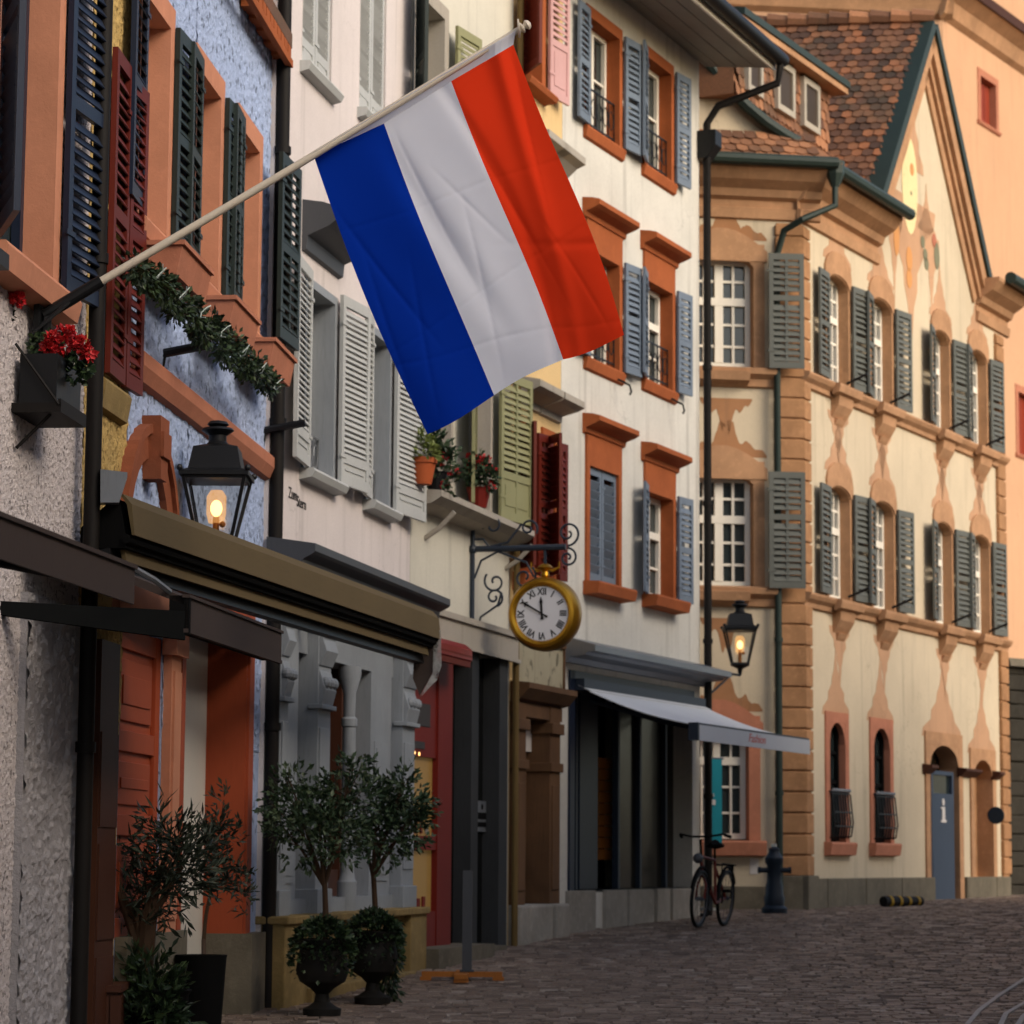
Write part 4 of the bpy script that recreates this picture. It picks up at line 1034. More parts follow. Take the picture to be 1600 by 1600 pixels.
# painted gable: pale sundial oval, scrollwork and small coats of arms
E = MB(); a_ = FT.hit(1423, 280); 
def oval(mb, px, py, rx, ry, w, n=28):
    c = FT.hit(px, py); mb.prism(FT, [(c[0] + rx * math.cos(2 * math.pi * i / n), c[1] + ry * math.sin(2 * math.pi * i / n)) for i in range(n)], w - .003, w)
uo, zo = FT.hit(1421, 290)
spire(FT, uo + .15, zo + .3, .5, 1.5, 5, w=.0035); spire(FT, uo, zo - .2, 1.15, 2.6, 6, w=.0035, flip=-1)
for dx, s in ((-.75, 7), (1.0, 8)): spire(FT, uo + dx, zo - .6, .4, 1.4, s, w=.0035, flip=-1)
spire(FT, uo + .8, zo - .6, .42, .8, 23, w=.0035)
mb = MB(); oval(mb, 1421, 290, .36, .78, .008); part(HT.root, 'sundial_oval', mb, M['yoval'])
mb = MB(); oval(mb, 1424, 265, .09, .1, .012); part(HT.root, 'painted_sun', mb, M['opaint'])
mb = MB(); 
for px, py, rx, ry in ((1400, 368, .13, .32), (1420, 405, .14, .2), (1420, 435, .13, .16)): mb = MB(); oval(mb, px, py, rx, ry, .011); part(HT.root, 'painted_ornament', mb, M['opaint'])
mb = MB()
for px, py, rx, ry in ((1441, 378, .1, .1), (1445, 398, .1, .1), (1447, 412, .1, .1), (1463, 400, .13, .22), (1423, 302, .035, .035), (1423, 329, .035, .035)):
    mb = MB(); oval(mb, px, py, rx, ry, .012); part(HT.root, 'painted_arms', mb, M['gpaint'])
mb = MB(); oval(mb, 1459, 376, .11, .11, .012); part(HT.root, 'painted_crest', mb, M['rpaint'])

def tiles(mb, o, e1, e2, n1, n2, s1, s2, thick=.022, jit=.25):
    o, e1, e2 = Vector(o), Vector(e1).normalized(), Vector(e2).normalized(); nn = e1.cross(e2)
    if nn.z < 0: nn = -nn
    for j in range(n2):
        for i in range(n1):
            x0 = (i + (.5 if j % 2 else 0)) * s1 + rnd.uniform(-.006, .006); y0 = j * s2 + rnd.uniform(-.008, .008)
            w = s1 * .94; l = s2 * 1.25; lift = thick * (1 + rnd.uniform(-jit, jit)) + .012
            a = o + e1 * x0 + e2 * y0 + nn * lift; b = a + e1 * w + nn * rnd.uniform(-.004, .004)
            c = b + e2 * l - nn * thick * 1.2; d = a + e2 * l - nn * thick * 1.2; q = nn * thick
            m = (a + b) / 2 - e2 * .03
            mb.add([a, m, b, c, d, a - q, m - q, b - q], [(0, 1, 2, 3, 4), (5, 6, 1, 0), (6, 7, 2, 1)])
# the steep roof of the gable running back
dr_ = Vector((-.991, .134, 0))
P0 = FT.P(um - hw - .12, .19, ze - .05); P1 = FT.P(um, .19, zpk + .12)
sl_ = (P1 - P0); 
mb = MB(); L_ = 9.5
mb.quad(P0 - Vector((0, 0, .02)), P1 - Vector((0, 0, .02)), P1 + dr_ * L_ - Vector((0, 0, .02)), P0 + dr_ * L_ - Vector((0, 0, .02)))
o2 = P0; 
tiles(mb, P0 + dr_ * L_, -dr_, sl_, int(L_ / .165), int(sl_.length / .155), .165, .155)
Q1 = FT.P(um + hw + .12, .19, ze - .05); mb.quad(P1, Q1, Q1 + dr_ * .0 + FT.P(0, -6, 0) - FT.P(0, 0, 0), P1 + FT.P(0, -6, 0) - FT.P(0, 0, 0))
rf = part(HT.root, 'roof', mb, M['tile'])
mb = MB(); k = 0
while k < L_:
    a_ = P1 + dr_ * k; mb.tube([a_ + Vector((0, 0, .06)), a_ + dr_ * .36 + Vector((0, 0, .09))], [.11, .135], 8); k += .33
part(HT.root, 'ridge_tiles', mb, M['tilelight'], rf)
# pent roof along the end front, and the swept front slope with its dormer
mb = MB(); e2 = FL.P(0, -.42, .5) - FL.P(0, 0, 0); 
mb.quad(FL.P(H2.u0, .5, zE + .02), FL.P(.5, .5, zE + .02), FL.P(.0, .02, zE + .52), FL.P(H2.u0, .02, zE + .52))
tiles(mb, FL.P(H2.u0, .48, zE + .05), FL.P(1, 0, 0) - FL.P(0, 0, 0), e2, int(-H2.u0 / .17) + 1, 4, .17, .15)
part(HT.root, 'pent_roof', mb, M['tilelight'], rf)
cv = [(1040, -25), (1070, 45), (1100, 96), (1118, 121), (1140, 146), (1165, 171), (1195, 196), (1222, 214), (1243, 226)]
c3 = [FL.hit(x, y, -.02) for x, y in cv]
mb = MB(); mb.prism(FL, [(u, z) for u, z in c3] + [(c3[-1][0], zE + .3), (c3[0][0], zE + .3)], -.15, -.02); part(HT.root, 'end_gable', mb, M['cream'])
mb = MB(); mb.tube([FL.P(u, .12, z) for u, z in c3], .085, 8)
part(HT.root, 'verge', mb, M['verge'], smooth='auto')
mb = MB(); tv = FT.P(1, 0, 0) - FT.P(0, 0, 0); pts = [FL.P(u, .05, z + .06) for u, z in c3] + [FT.P(-.1, .46, zE + .08)]
for a_, b_ in zip(pts, pts[1:]):
    mb.quad(a_ - Vector((0, 0, .03)), b_ - Vector((0, 0, .03)), b_ + tv * 3.6 - Vector((0, 0, .03)), a_ + tv * 3.6 - Vector((0, 0, .03)))
    tiles(mb, b_, tv, a_ - b_, 20, max(1, round((a_ - b_).length / .15)), .17, (a_ - b_).length / max(1, round((a_ - b_).length / .15)))
part(HT.root, 'front_roof', mb, M['tilelight'], rf)
wD = -.62; FDm = FT
tops = FT.hit(1205, 76, wD)[1]; bot = FT.hit(1205, 170, wD)[1]; q0 = FT.hit(1146, 130, wD)[0]; q1 = FT.hit(1293, 170, wD)[0]
mb = MB(); mb.box(FT, q0, q1, -3.5, wD, bot - .12, tops)
tiles(mb, FT.P(q0, wD + .02, bot - .12), tv, Vector((0, 0, 1)), int((q1 - q0) / .17), int((tops - bot + .1) / .15), .17, .15, thick=.02)
dm = part(HT.root, 'dormer', mb, M['tilelight'])
mb = MB(); mb.prof(FT, [(wD + .3, tops + .0), (wD + .3, tops + .1), (-3.8, tops + .7), (-3.8, tops + .4), (wD - .1, tops - .02)], q0 - .3, q1 + .2); part(HT.root, 'dormer_roof', mb, M['verge'], dm)
mb = MB(); mb.box(FT, q0 - .3, q1 + .18, wD, wD + .27, tops - .1, tops - .01); part(HT.root, 'dormer_fascia', mb, M['townstone'], dm)
for x0, x1 in ((1161, 1181), (1207, 1231), (1248, 1270)):
    a_, b_ = FT.hit(x0, 140, wD)[0], FT.hit(x1, 140, wD)[0]; mb = MB(); sash(mb, FT, a_ - .05, b_ + .03, bot, tops - .15, wD + .03, vb=(), hb=(), border=.09, th=.08)
    wf = part(HT.root, 'dormer_window', mb, M['sandpaint'], dm); 
    mb = MB(); mb.quad(FT.P(a_, wD + .085, bot), FT.P(b_, wD + .085, bot), FT.P(b_, wD + .085, tops - .1), FT.P(a_, wD + .085, tops - .1)); part(HT.root, 'pane', mb, M['dormerglass'], dm)
# ---- end front facing the lane
for k, (tl, br) in enumerate((((1077, 400), (1177, 574)), ((1077, 741), (1177, 916)), ((1077, 1140), (1170, 1311)))):
    u0, u1, z0, z1 = FL.rc(*tl, *br)
    wn = window(H2, (u0, u1, z0, z1), 'townstone' if k < 2 else 'pinkstone', sw=.16, proud=.03, depth=.2, frame='white', vb=((.5, .12), (.27, .035), (.73, .035)) if k < 2 else ((.5, .1), (.25, .03), (.75, .03)),
           hb=((.61, .11), (.2, .035), (.4, .035), (.8, .035)) if k < 2 else ((.72, .11), (.24, .03), (.48, .03)), sill=.0 if k < 2 else .16, sill_h=.22, arch=.12 if k < 2 else .22, top=.2, border=.075)
    m = (u0 + u1) / 2; mb = MB(); n = 9
    up_ = [(u0 - .2 + (u1 - u0 + .4) * i / n, z1 + .1 + .32 * math.sin(math.pi * i / n)) for i in range(n + 1)]
    mb.prism(FL, [(u1 + .2, z1 - .05), (u0 - .2, z1 - .05)] + up_, .004, .045)
    part(HT.root, 'lintel', mb, M['townstone' if k < 2 else 'pinkstone'], wn)
    scrolls(FL, u0 - .05, u1 + .2, z1 + .26, .55, 60 + k)
    if k < 2: scrolls(FL, u0 + .15, u1 - .02, z0 - .45, .5, 70 + k, flip=-1)
    if k < 2:
        shutter(H2, u1 + .17, z0 - .04, z1 + .04, FL.hit(1251, 500)[0] - u1 - .19, 1, 3, 'greygreen', slat=.09, split=True, mids=(.61,), w0=.21)
        mb = MB(); mb.prof(FL, [(.002, z0 - .3), (.06, z0 - .28), (.08, z0 - .18), (.18, z0 - .12), (.2, z0 - .04), (.002, z0)], H2.u0, -.38); mb.prof(FL, [(.05, z0 - .28), (.2, z0 - .22), (.24, z0 - .1), (.05, z0 - .06)], u0 - .1, u1 - .1)
        part(HT.root, 'sill_cornice', mb, M['townstone'])
H2.wall(M['cream'], name='wall', deep=.5)
HT.wall(M['cream'], deep=5)
pu = FL.hit(1216, 900, .14)[0]
zc_ = FL.hit(1215, 390, .14)[1]
pts = [FT.P(-.05, .56, zE + .0), FT.P(-.06, .56, zE - .55), FL.P(-.1, .5, zE - .8), FL.P(pu + .08, .25, zc_ + .25), FL.P(pu, .14, zc_ - .1), FL.P(pu, .14, 5), FL.P(pu, .14, gT - .1)]
downpipe(HT, pts, .048, 'verge', [FL.P(pu, .14, z) for z in (2.5, 4.6, 6.8)])
mb = MB(); mb.lathe(FT.P(-.05, .56, zE + .02), [(.06, -.3), (.13, -.12), (.14, .06)], 8); part(HT.root, 'gutter_head', mb, M['verge'])

# ================================================================== 9 the tall salmon house behind
FS = frame_from(1490, 3400, 57.0)
_b = R(83); FS2 = Frame(FS.o, (math.sin(_b), math.cos(_b)))
zs_ = FS.hit(1500, 8)[1]
HS = House(FS, 0, 16, zs_ + 5, 'tower_house', 'tall salmon plastered house rising behind the gabled town hall', loc_u=2)
u0, u1, z0, z1 = FS.rc(1531, 118, 1556, 203)
window(HS, (u0, u1, z0, z1), 'pinkstone', sw=.16, proud=.02, depth=.2, frame='redwood', vb=((.5, .2), (.2, .3), (.8, .3)), hb=(), sill=.05)
u0, u1, z0, z1 = FS.rc(1590, 612, 1612, 715)
window(HS, (u0, u1, z0, z1), 'pinkstone', sw=.16, proud=.02, depth=.2, frame='redwood', vb=((.5, .2), (.2, .3), (.8, .3)), hb=(), sill=.05)
HS.wall(M['orange_wall'], deep=8)
mb = MB(); mb.quad(FS2.P(-9, 0, 0), FS2.P(0, 0, 0), FS2.P(0, 0, zs_ + 5), FS2.P(-9, 0, zs_ + 5)); part(HS.root, 'wall', mb, M['orange_wall'])
mb = MB(); cq = [(.002, zs_ - .6), (.12, zs_ - .5), (.2, zs_ - .2), (.45, zs_), (.002, zs_ + .02)]
mb.prof(FS, cq, -.2, 16); mb.prof(FS2, cq, -9, .2); part(HS.root, 'eaves_cornice', mb, M['townstone'])
mb = MB(); mb.prof(FS, [(.002, zs_ + .02), (.5, zs_ + .005), (.52, zs_ + .2), (.002, zs_ + .3)], -.25, 16); part(HS.root, 'string_flashing', mb, M['brownwood'])
mb = MB(); mb.prof(FS, [(.5, zs_ + 5), (.5, zs_ + 5.2), (-8, zs_ + 10), (-8, zs_ + 5)], -.5, 16); part(HS.root, 'roof', mb, M['tile'])

# dark rubble wall closing the street on the far right
a_, b_ = at(1579, 1340, 48.0), at(1760, 1340, 50.0)
FD = Frame((a_.x, a_.y), (b_.x - a_.x, b_.y - a_.y))
zt_ = FD.hit(1590, 1042)[1]
t = thing('rubble_wall', 'dark rubble stone wall closing the lane beyond the town hall corner', 'wall', (a_.x + 1, a_.y, gz(48)))
mb = MB(); z = .7; r = random.Random(3)
mb.box(FD, 0, 5, -1, -.05, .5, zt_)
while z < zt_ - .1:
    h = r.uniform(.22, .38); u = .0
    while u < 4.8:
        l = r.uniform(.3, .7); mb.box(FD, u + .012, u + l - .012, -.2, r.uniform(-.03, .03), z + .012, min(z + h, zt_) - .012); u += l
    z += h
part(t, 'masonry', mb, M['darkstone'], bevel=.02)
mb = MB(); mb.prof(FD, [(-1.1, zt_), (.12, zt_), (.08, zt_ + .14), (-1.1, zt_ + .2)], -.05, 5); part(t, 'coping', mb, M['plinth'])
def proj(p):
    d = Vector(p) - EYE; k = d.dot(CFW); return 800 + FPX * d.dot(CRT) / k, 800 - FPX * d.dot(CUP) / k
def solve_w(F, u, z, px):
    lo, hi = -2.0, 4.0
    for _ in range(50):
        m = (lo + hi) / 2
        if proj(F.P(u, m, z))[0] < px: lo = m
        else: hi = m
    return lo
def wof(F, p): return (Vector((p[0], p[1])) - F.o).dot(F.n)
def uof(F, p): return (Vector((p[0], p[1])) - F.o).dot(F.t)

# ================================================================== awnings of the lane
FA = frame_from(200, 1390, 11.7)
za, zb = FA.hit(200, 881)[1], FA.hit(200, 941)[1]
p = FA.P(0, 0, 0); wl = wof(FB, p)
t = thing('awning', 'dark brown fabric awning with a worn flat valance, nearest of the row', 'awning', (p.x, p.y, zb), 'fabric awnings along the shopfronts')
mb = MB(); mb.box(FA, -4, 0, -.012, .0, zb, za); mb.box(FA, -4, .004, -.03, .012, za - .012, za + .006); part(t, 'valance', mb, M['brown'])
mb = MB(); mb.prof(FA, [(-.02, za - .03), (-.02, za - .01), (-wl - .02, za + .3), (-wl - .02, za + .27)], -4, -.01); part(t, 'canopy', mb, M['brown'])
mb = MB(); mb.box(FA, -4, -.01, -.12, -.02, za - .1, za - .03); mb.tube([FA.P(-.3, -.1, za - .08), FA.P(-.9, -.75, za + .02), FA.P(-.3, -wl, za + .05)], .03, 8); part(t, 'arm', mb, M['iron'])
FA2 = frame_from(285, 1360, 14.3)
za, zb = FA2.hit(286, 927)[1], FA2.hit(286, 986)[1]; L2 = FA2.hit(440, 1000)[0]
p = FA2.P(0, 0, 0); wl = wof(FB, p)
t = thing('awning', 'brown fabric awning with its near arm reaching out from the grey house', 'awning', (p.x, p.y, zb), 'fabric awnings along the shopfronts')
mb = MB(); mb.box(FA2, 0, L2, -.012, .0, zb + .02, za); mb.box(FA2, -.004, L2 + .004, -.03, .012, za - .012, za + .004); mb.box(FA2, -.003, L2, -.02, .006, zb, zb + .02); part(t, 'valance', mb, M['brown'])
mb = MB(); mb.prof(FA2, [(-.02, za - .05), (-.02, za - .01), (-wl, za + .36), (-wl, za + .3)], .0, L2); part(t, 'canopy', mb, M['brown'])
a_ = FA2.P(.03, -.02, (za + zb) / 2 - .06); b_ = at(-6, 950, 14.15); mb = MB()
d = (b_ - a_); n_ = Vector((-d.y, d.x, 0)).normalized() * .03
for s0, s1, h0, h1 in ((0, 1, .075, .035),):
    mb.add([a_ - n_ + Vector((0, 0, -h0)), a_ + n_ + Vector((0, 0, -h0)), a_ + n_ + Vector((0, 0, h0)), a_ - n_ + Vector((0, 0, h0)), b_ - n_ + Vector((0, 0, -h1)), b_ + n_ + Vector((0, 0, -h1)), b_ + n_ + Vector((0, 0, h1)), b_ - n_ + Vector((0, 0, h1))],
           [(0, 1, 2, 3), (7, 6, 5, 4), (0, 4, 5, 1), (1, 5, 6, 2), (2, 6, 7, 3), (3, 7, 4, 0)])
part(t, 'arm', mb, M['shopdark'])
mb = MB(); mb.box(FA2, 0, L2, -.12, -.02, zb + .02, zb + .1); mb.box(FA2, .0, .03, -.1, .01, zb - .01, za); part(t, 'front_bar', mb, M['black'])
c_ = FA2.P(-.0, -.1, za - .0); mb = MB(); mb.tube([at(203, 884, 14.0), at(240, 905, 14.15), c_ + Vector((0, 0, .02))], .016, 6); part(t, 'fabric_edge', mb, M['zinc'])

FA3 = frame_from(190, 1713, 15.5); L3 = FA3.hit(684, 960)[0]
zt, zo = FA3.hit(190, 769)[1], FA3.hit(400, 903)[1]
p = FA3.P(L3 / 2, 0, 0)
t = thing('awning', 'long olive brown awning folded in over the blue and white shopfronts', 'awning', (p.x, p.y, zo), 'fabric awnings along the shopfronts')
mb = MB(); mb.prof(FA3, [(-.06, zt + .004), (-.045, zt + .01), (.01, zt - .05), (.03, zo), (.015, zo), (-.02, zt - .05)], 0, L3); part(t, 'canopy', mb, M['olive'], label='olive brown cloth of the awning')
mb = MB(); mb.prof(FA3, [(-.12, zt - .02), (-.07, zt - .02), (-.03, zo), (-.03, zo - .07), (-.3, zo - .07), (-.3, zo + .05)], .02, L3 - .02); mb.tube([FA3.P(0, -.02, zo - .02), FA3.P(L3, -.02, zo - .02)], .028, 8); part(t, 'roller', mb, M['black'])
mb = MB(); mb.prof(FA3, [(-.06, zo - .07), (-.05, zo - .14), (-.075, zo - .14), (-.09, zo - .07)], .1, L3 - .1); part(t, 'lower_valance', mb, M['olive'])
mb = MB(); mb.prof(FA3, [(-.12, zo - .07), (-.1, zo - .2), (-.16, zo - .21), (-.3, zo - .1)], .0, L3 - .05)
for k in range(5):
    u = .3 + (L3 - 1.0) * k / 4; q = FA3.P(u, -.25, zo - .1); F_ = FP if q.y > 21.5 else FB; ww = wof(F_, q); uu = uof(F_, q)
    mb.tube([q, F_.P(uu, -.05, zo + .15)], .03, 6)
part(t, 'arm', mb, M['iron'])
mb = MB(); e = FA3.P(0, 0, 0); a_ = [at(157, 733, 15.45), at(157, 785, 15.45), at(186, 785, 15.45), at(199, 745, 15.45), at(199, 738, 15.45)]
mb.add(a_ + [v + Vector((-.02, .12, 0)) for v in a_], [(0, 1, 2, 3, 4), (9, 8, 7, 6, 5)] + [(i, (i + 1) % 5, 5 + (i + 1) % 5, 5 + i) for i in range(5)]); part(t, 'end_cap', mb, M['zinc'])
Ye = FA3.P(L3, 0, 0).y
pts = [at(648, 1000, Ye), at(684, 962, Ye - .02), at(688, 1000, Ye - .02), at(676, 1050, Ye), at(656, 1087, Ye), at(645, 1060, Ye + .02)]
mb = MB(); mb.add([v for v in pts] + [v + Vector((0, .02, 0)) for v in pts], [tuple(range(6)), tuple(range(11, 5, -1))] + [(i, (i + 1) % 6, 6 + (i + 1) % 6, 6 + i) for i in range(6)]); part(t, 'side_curtain', mb, M['brown'], label='brown side curtain hanging at the far end')
mb = MB(); pts = [at(678, 985, Ye - .03), at(689, 985, Ye - .05), at(690, 1040, Ye - .05), at(683, 1062, Ye - .04), at(655, 1091, Ye - .03), at(676, 1052, Ye - .03)]
mb.add(pts, [tuple(range(6))]); part(t, 'plastic_edge', mb, M['plastic'])

# white awning of the grey house
ua, z1 = FY.hit(903, 1071, .06); ub = FY.hit(1086, 1110, .06)[0]
zf = FY.hit(1092, 1133, 1.3)[1]; wf = solve_w(FY, ua, zf, 1091); zf = FY.hit(1092, 1133, wf)[1]; ub = FY.hit(1264, 1150, wf)[0]; zl = FY.hit(1092, 1157, wf)[1]
p = FY.P((ua + ub) / 2, wf, 0)
t = thing('awning', 'white fabric awning with faded red lettering stretched out over the grey house shop', 'awning', (p.x, p.y, zl), 'fabric awnings along the shopfronts')
mb = MB(); n = 10
for i in range(n):
    f0, f1 = i / n, (i + 1) / n; sg = lambda f: -.06 * math.sin(math.pi * f)
    A0, A1 = (.06 + (wf - .06) * f0, z1 + (zf - z1) * f0 + sg(f0)), (.06 + (wf - .06) * f1, z1 + (zf - z1) * f1 + sg(f1))
    mb.quad(FY.P(ua, *A0), FY.P(ub, *A0), FY.P(ub, *A1), FY.P(ua, *A1))
o = part(t, 'canopy', mb, M['whitecloth']); md = o.modifiers.new('th', 'SOLIDIFY'); md.thickness = .01
mb = MB(); mb.box(FY, ua, ub, wf, wf + .012, zl, zf + .005); vl = part(t, 'valance', mb, M['whitecloth'])
mb = MB(); mb.box(FY, ua - .03, ub + .02, wf - .08, wf - .005, zf - .06, zf + .03); mb.box(FY, ua - .05, ua - .0, wf - .1, wf + .015, zl, zf + .03)
for uu in (ua + .4, ub - .4): mb.tube([FY.P(uu, .05, z1 - .15), FY.P(uu + .45, wf * .5, (z1 + zf) / 2 - .14), FY.P(uu, wf - .05, zf - .04)], .028, 8)
mb.box(FY, ua, ub, .01, .14, z1 - .05, z1 + .08); part(t, 'arm', mb, M['bluesteel'])
mb = MB(); uc = FY.hit(1182, 1150, wf)[0]
text_into(mb, 'Fashion', .17, lambda x, y, z: FY.P(uc + x * 1.25 + y * .2, wf + .0135 + z, (zl + zf) / 2 + .015 + y * .85)); part(t, 'lettering', mb, M['redink'], vl)
# small red awning of the dark shop
a_, b_, c_, d_ = FG.rc(690, 1010, 736, 1040, .25)
p = FG.P((a_ + b_) / 2, .2, c_)
t = thing('awning', 'small dark red awning box under the grey fascia', 'awning', p, 'fabric awnings along the shopfronts')
zt_ = FG.hit(735, 1012, .25)[1]; mb = MB(); mb.prof(FG, [(.13, zt_ + .02), (.2, zt_ + .03), (.27, zt_ - .03), (.27, zt_ - .13), (.25, zt_ - .15), (.13, zt_ - .1)], .04, FG.hit(735, 1012, .25)[0]); part(t, 'cassette', mb, M['redmetal'])
mb = MB(); mb.box(FG, .05, FG.hit(735, 1012, .25)[0] - .02, .2, .272, zt_ - .1, zt_ - .085); mb.box(FG, .06, FG.hit(735, 1012, .25)[0] - .03, .22, .262, zt_ - .2, zt_ - .145); part(t, 'valance', mb, M['oxblood'])

# ================================================================== the flag
tip, YT = at(815, 44, 14.45), 14.45
ub_, zb_ = FB.hit(62, 497, .06); base = FB.P(ub_, .06, zb_)
start = base + (tip - base) * .055
t = thing('flag', 'blue, white and red flag hanging from a pale pole on the grey house', 'flag', base)
mb = MB(); mb.tube([start, start + (tip - start) * .5 + Vector((0, 0, -.012)), tip], [.023, .021, .018], 12); ax = (tip - start).normalized(); part(t, 'flagpole', mb, M['polewood'], smooth='auto')
mb = MB(); mb.lathe(tip, [(.018, -.01), (.03, 0), (.03, .008), (.014, .014), (.02, .024), (.03, .034), (.02, .05), (.004, .056)], 14, axis=ax)
mb.lathe(tip, [(.05, -.02), (.052, -.012), (.02, -.008)], 12, axis=(1, 0, .1)); part(t, 'finial', mb, M['polewood'], smooth='auto')
mb = MB(); mb.tube([start - ax * .14, start + ax * .22], .034, 12); mb.tube([base + Vector((-.05, 0, -.26)), base + Vector((.02, 0, -.24)), start - ax * .12], .03, 8)
mb.box(FB, ub_ - .07, ub_ + .07, .045, .075, zb_ - .3, zb_ + .1); mb.tube([FB.P(ub_ + .1, .06, zb_ + .02), start + ax * .02], .012, 6); mb.tube([FB.P(ub_ - .12, .06, zb_ - .1), start + ax * .06], .012, 6)
part(t, 'bracket', mb, M['iron'])
def on_pole(px):
    lo, hi = 0.0, 1.0
    for _ in range(40):
        m = (lo + hi) / 2
        if proj(start + (tip - start) * m)[0] < px: lo = m
        else: hi = m
    return start + (tip - start) * lo
NS, NTT = 132, 168
A = [(490, 243), (600, 193), (705, 127), (802, 70)]
Bm = [(668, 676), (772, 620), (880, 559), (975, 526)]
def ip(P, s):
    k = min(2, int(s * 3)); f = s * 3 - k; return P[k][0] + (P[k + 1][0] - P[k][0]) * f, P[k][1] + (P[k + 1][1] - P[k][1]) * f
mb = MB(); vs = []
for j in range(NTT + 1):
    tt = j / NTT
    for i in range(NS + 1):
        s = i / NS
        a_, b_ = ip(A, s), ip(Bm, s)
        bow = math.sin(math.pi * tt)
        px = a_[0] + (b_[0] - a_[0]) * tt + bow * ((-9 if s < .5 else 4) * abs(s - .5) * 2 + 10 * (s > .6) * (s - .6)) - 4 * math.sin(math.pi * tt * 2) * s
        py = a_[1] + (b_[1] - a_[1]) * tt + 5 * math.sin(s * 9.5 + .5) * tt * tt + bow * 2
        d = .022 * math.sin(7.2 * s + 3.1 * tt + .6) * (.15 + tt) + .013 * math.sin(15 * s - 5 * tt + 1.3) * (.2 + .8 * tt) + .012 * math.sin(5.5 * tt + 2.2 * s)
        q = s - .30 - .22 * tt; d += .026 * math.exp(-(q / .05) ** 2) * math.sin(math.pi * min(1, tt * 1.1))
        q = s - .92 + .16 * tt; d -= .024 * math.exp(-(q / .04) ** 2) * (1 - tt * .5)
        q = s - .62 - .1 * math.sin(3 * tt); d += .012 * math.exp(-(q / .03) ** 2)
        q = tt - .62 - .3 * (s - .8); d += .010 * math.exp(-(q / .015) ** 2) * (s > .55) * (s - .55) * 2
        for c0, sl_, wd_, am, lo_, hi_ in ((.12, .35, .012, .016, .15, .8), (.22, -.3, .010, .012, .4, 1.0), (.42, .12, .010, .014, .0, .7), (.5, -.22, .012, .012, .3, 1.0), (.72, .18, .010, .014, .1, .9), (.86, -.25, .012, .015, .0, .6), (.8, .3, .009, .01, .5, 1.0), (.05, -.1, .012, .012, .3, .9), (.6, .5, .008, .009, .2, .6)):
            if lo_ < tt < hi_: d += .6 * am * math.exp(-abs(s - c0 - sl_ * (tt - .5)) / wd_) * math.sin(math.pi * (tt - lo_) / (hi_ - lo_))
        for c0, sl_, am in ((.33, .12, .006), (.66, -.1, .007), (.85, .2, .006)): d += .7 * am * math.exp(-abs(tt - c0 - sl_ * (s - .5)) / .006)
        base_y = YT + (1 - s) * .09 - .12 * tt + d * 1.2
        vs.append(at(px, py, base_y))
b0 = len(mb.v); mb.v += [tuple(v) for v in vs]
for j in range(NTT):
    for i in range(NS):
        a_ = j * (NS + 1) + i; mb.f.append((a_, a_ + 1, a_ + NS + 2, a_ + NS + 1)); mb.m.append(min(2, int((i + .5) / NS * 3)))
fl = part(t, 'cloth', mb, [M['flagblue'], M['flagwhite'], M['flagred']], smooth=True)
mb = MB(); n = 30
for i in range(n):
    s0, s1 = i / n, (i + 1) / n; q0, q1 = on_pole(487 + (806 - 487) * s0), on_pole(487 + (806 - 487) * s1); a0, a1 = vs[round(s0 * NS)], vs[round(s1 * NS)]
    off = Vector((0, -.024, 0)); mb.quad(q0 + off, q1 + off, a1 + Vector((0, -.002, 0)), a0 + Vector((0, -.002, 0)))
part(t, 'sleeve', mb, M['flagwhite'], smooth=True)

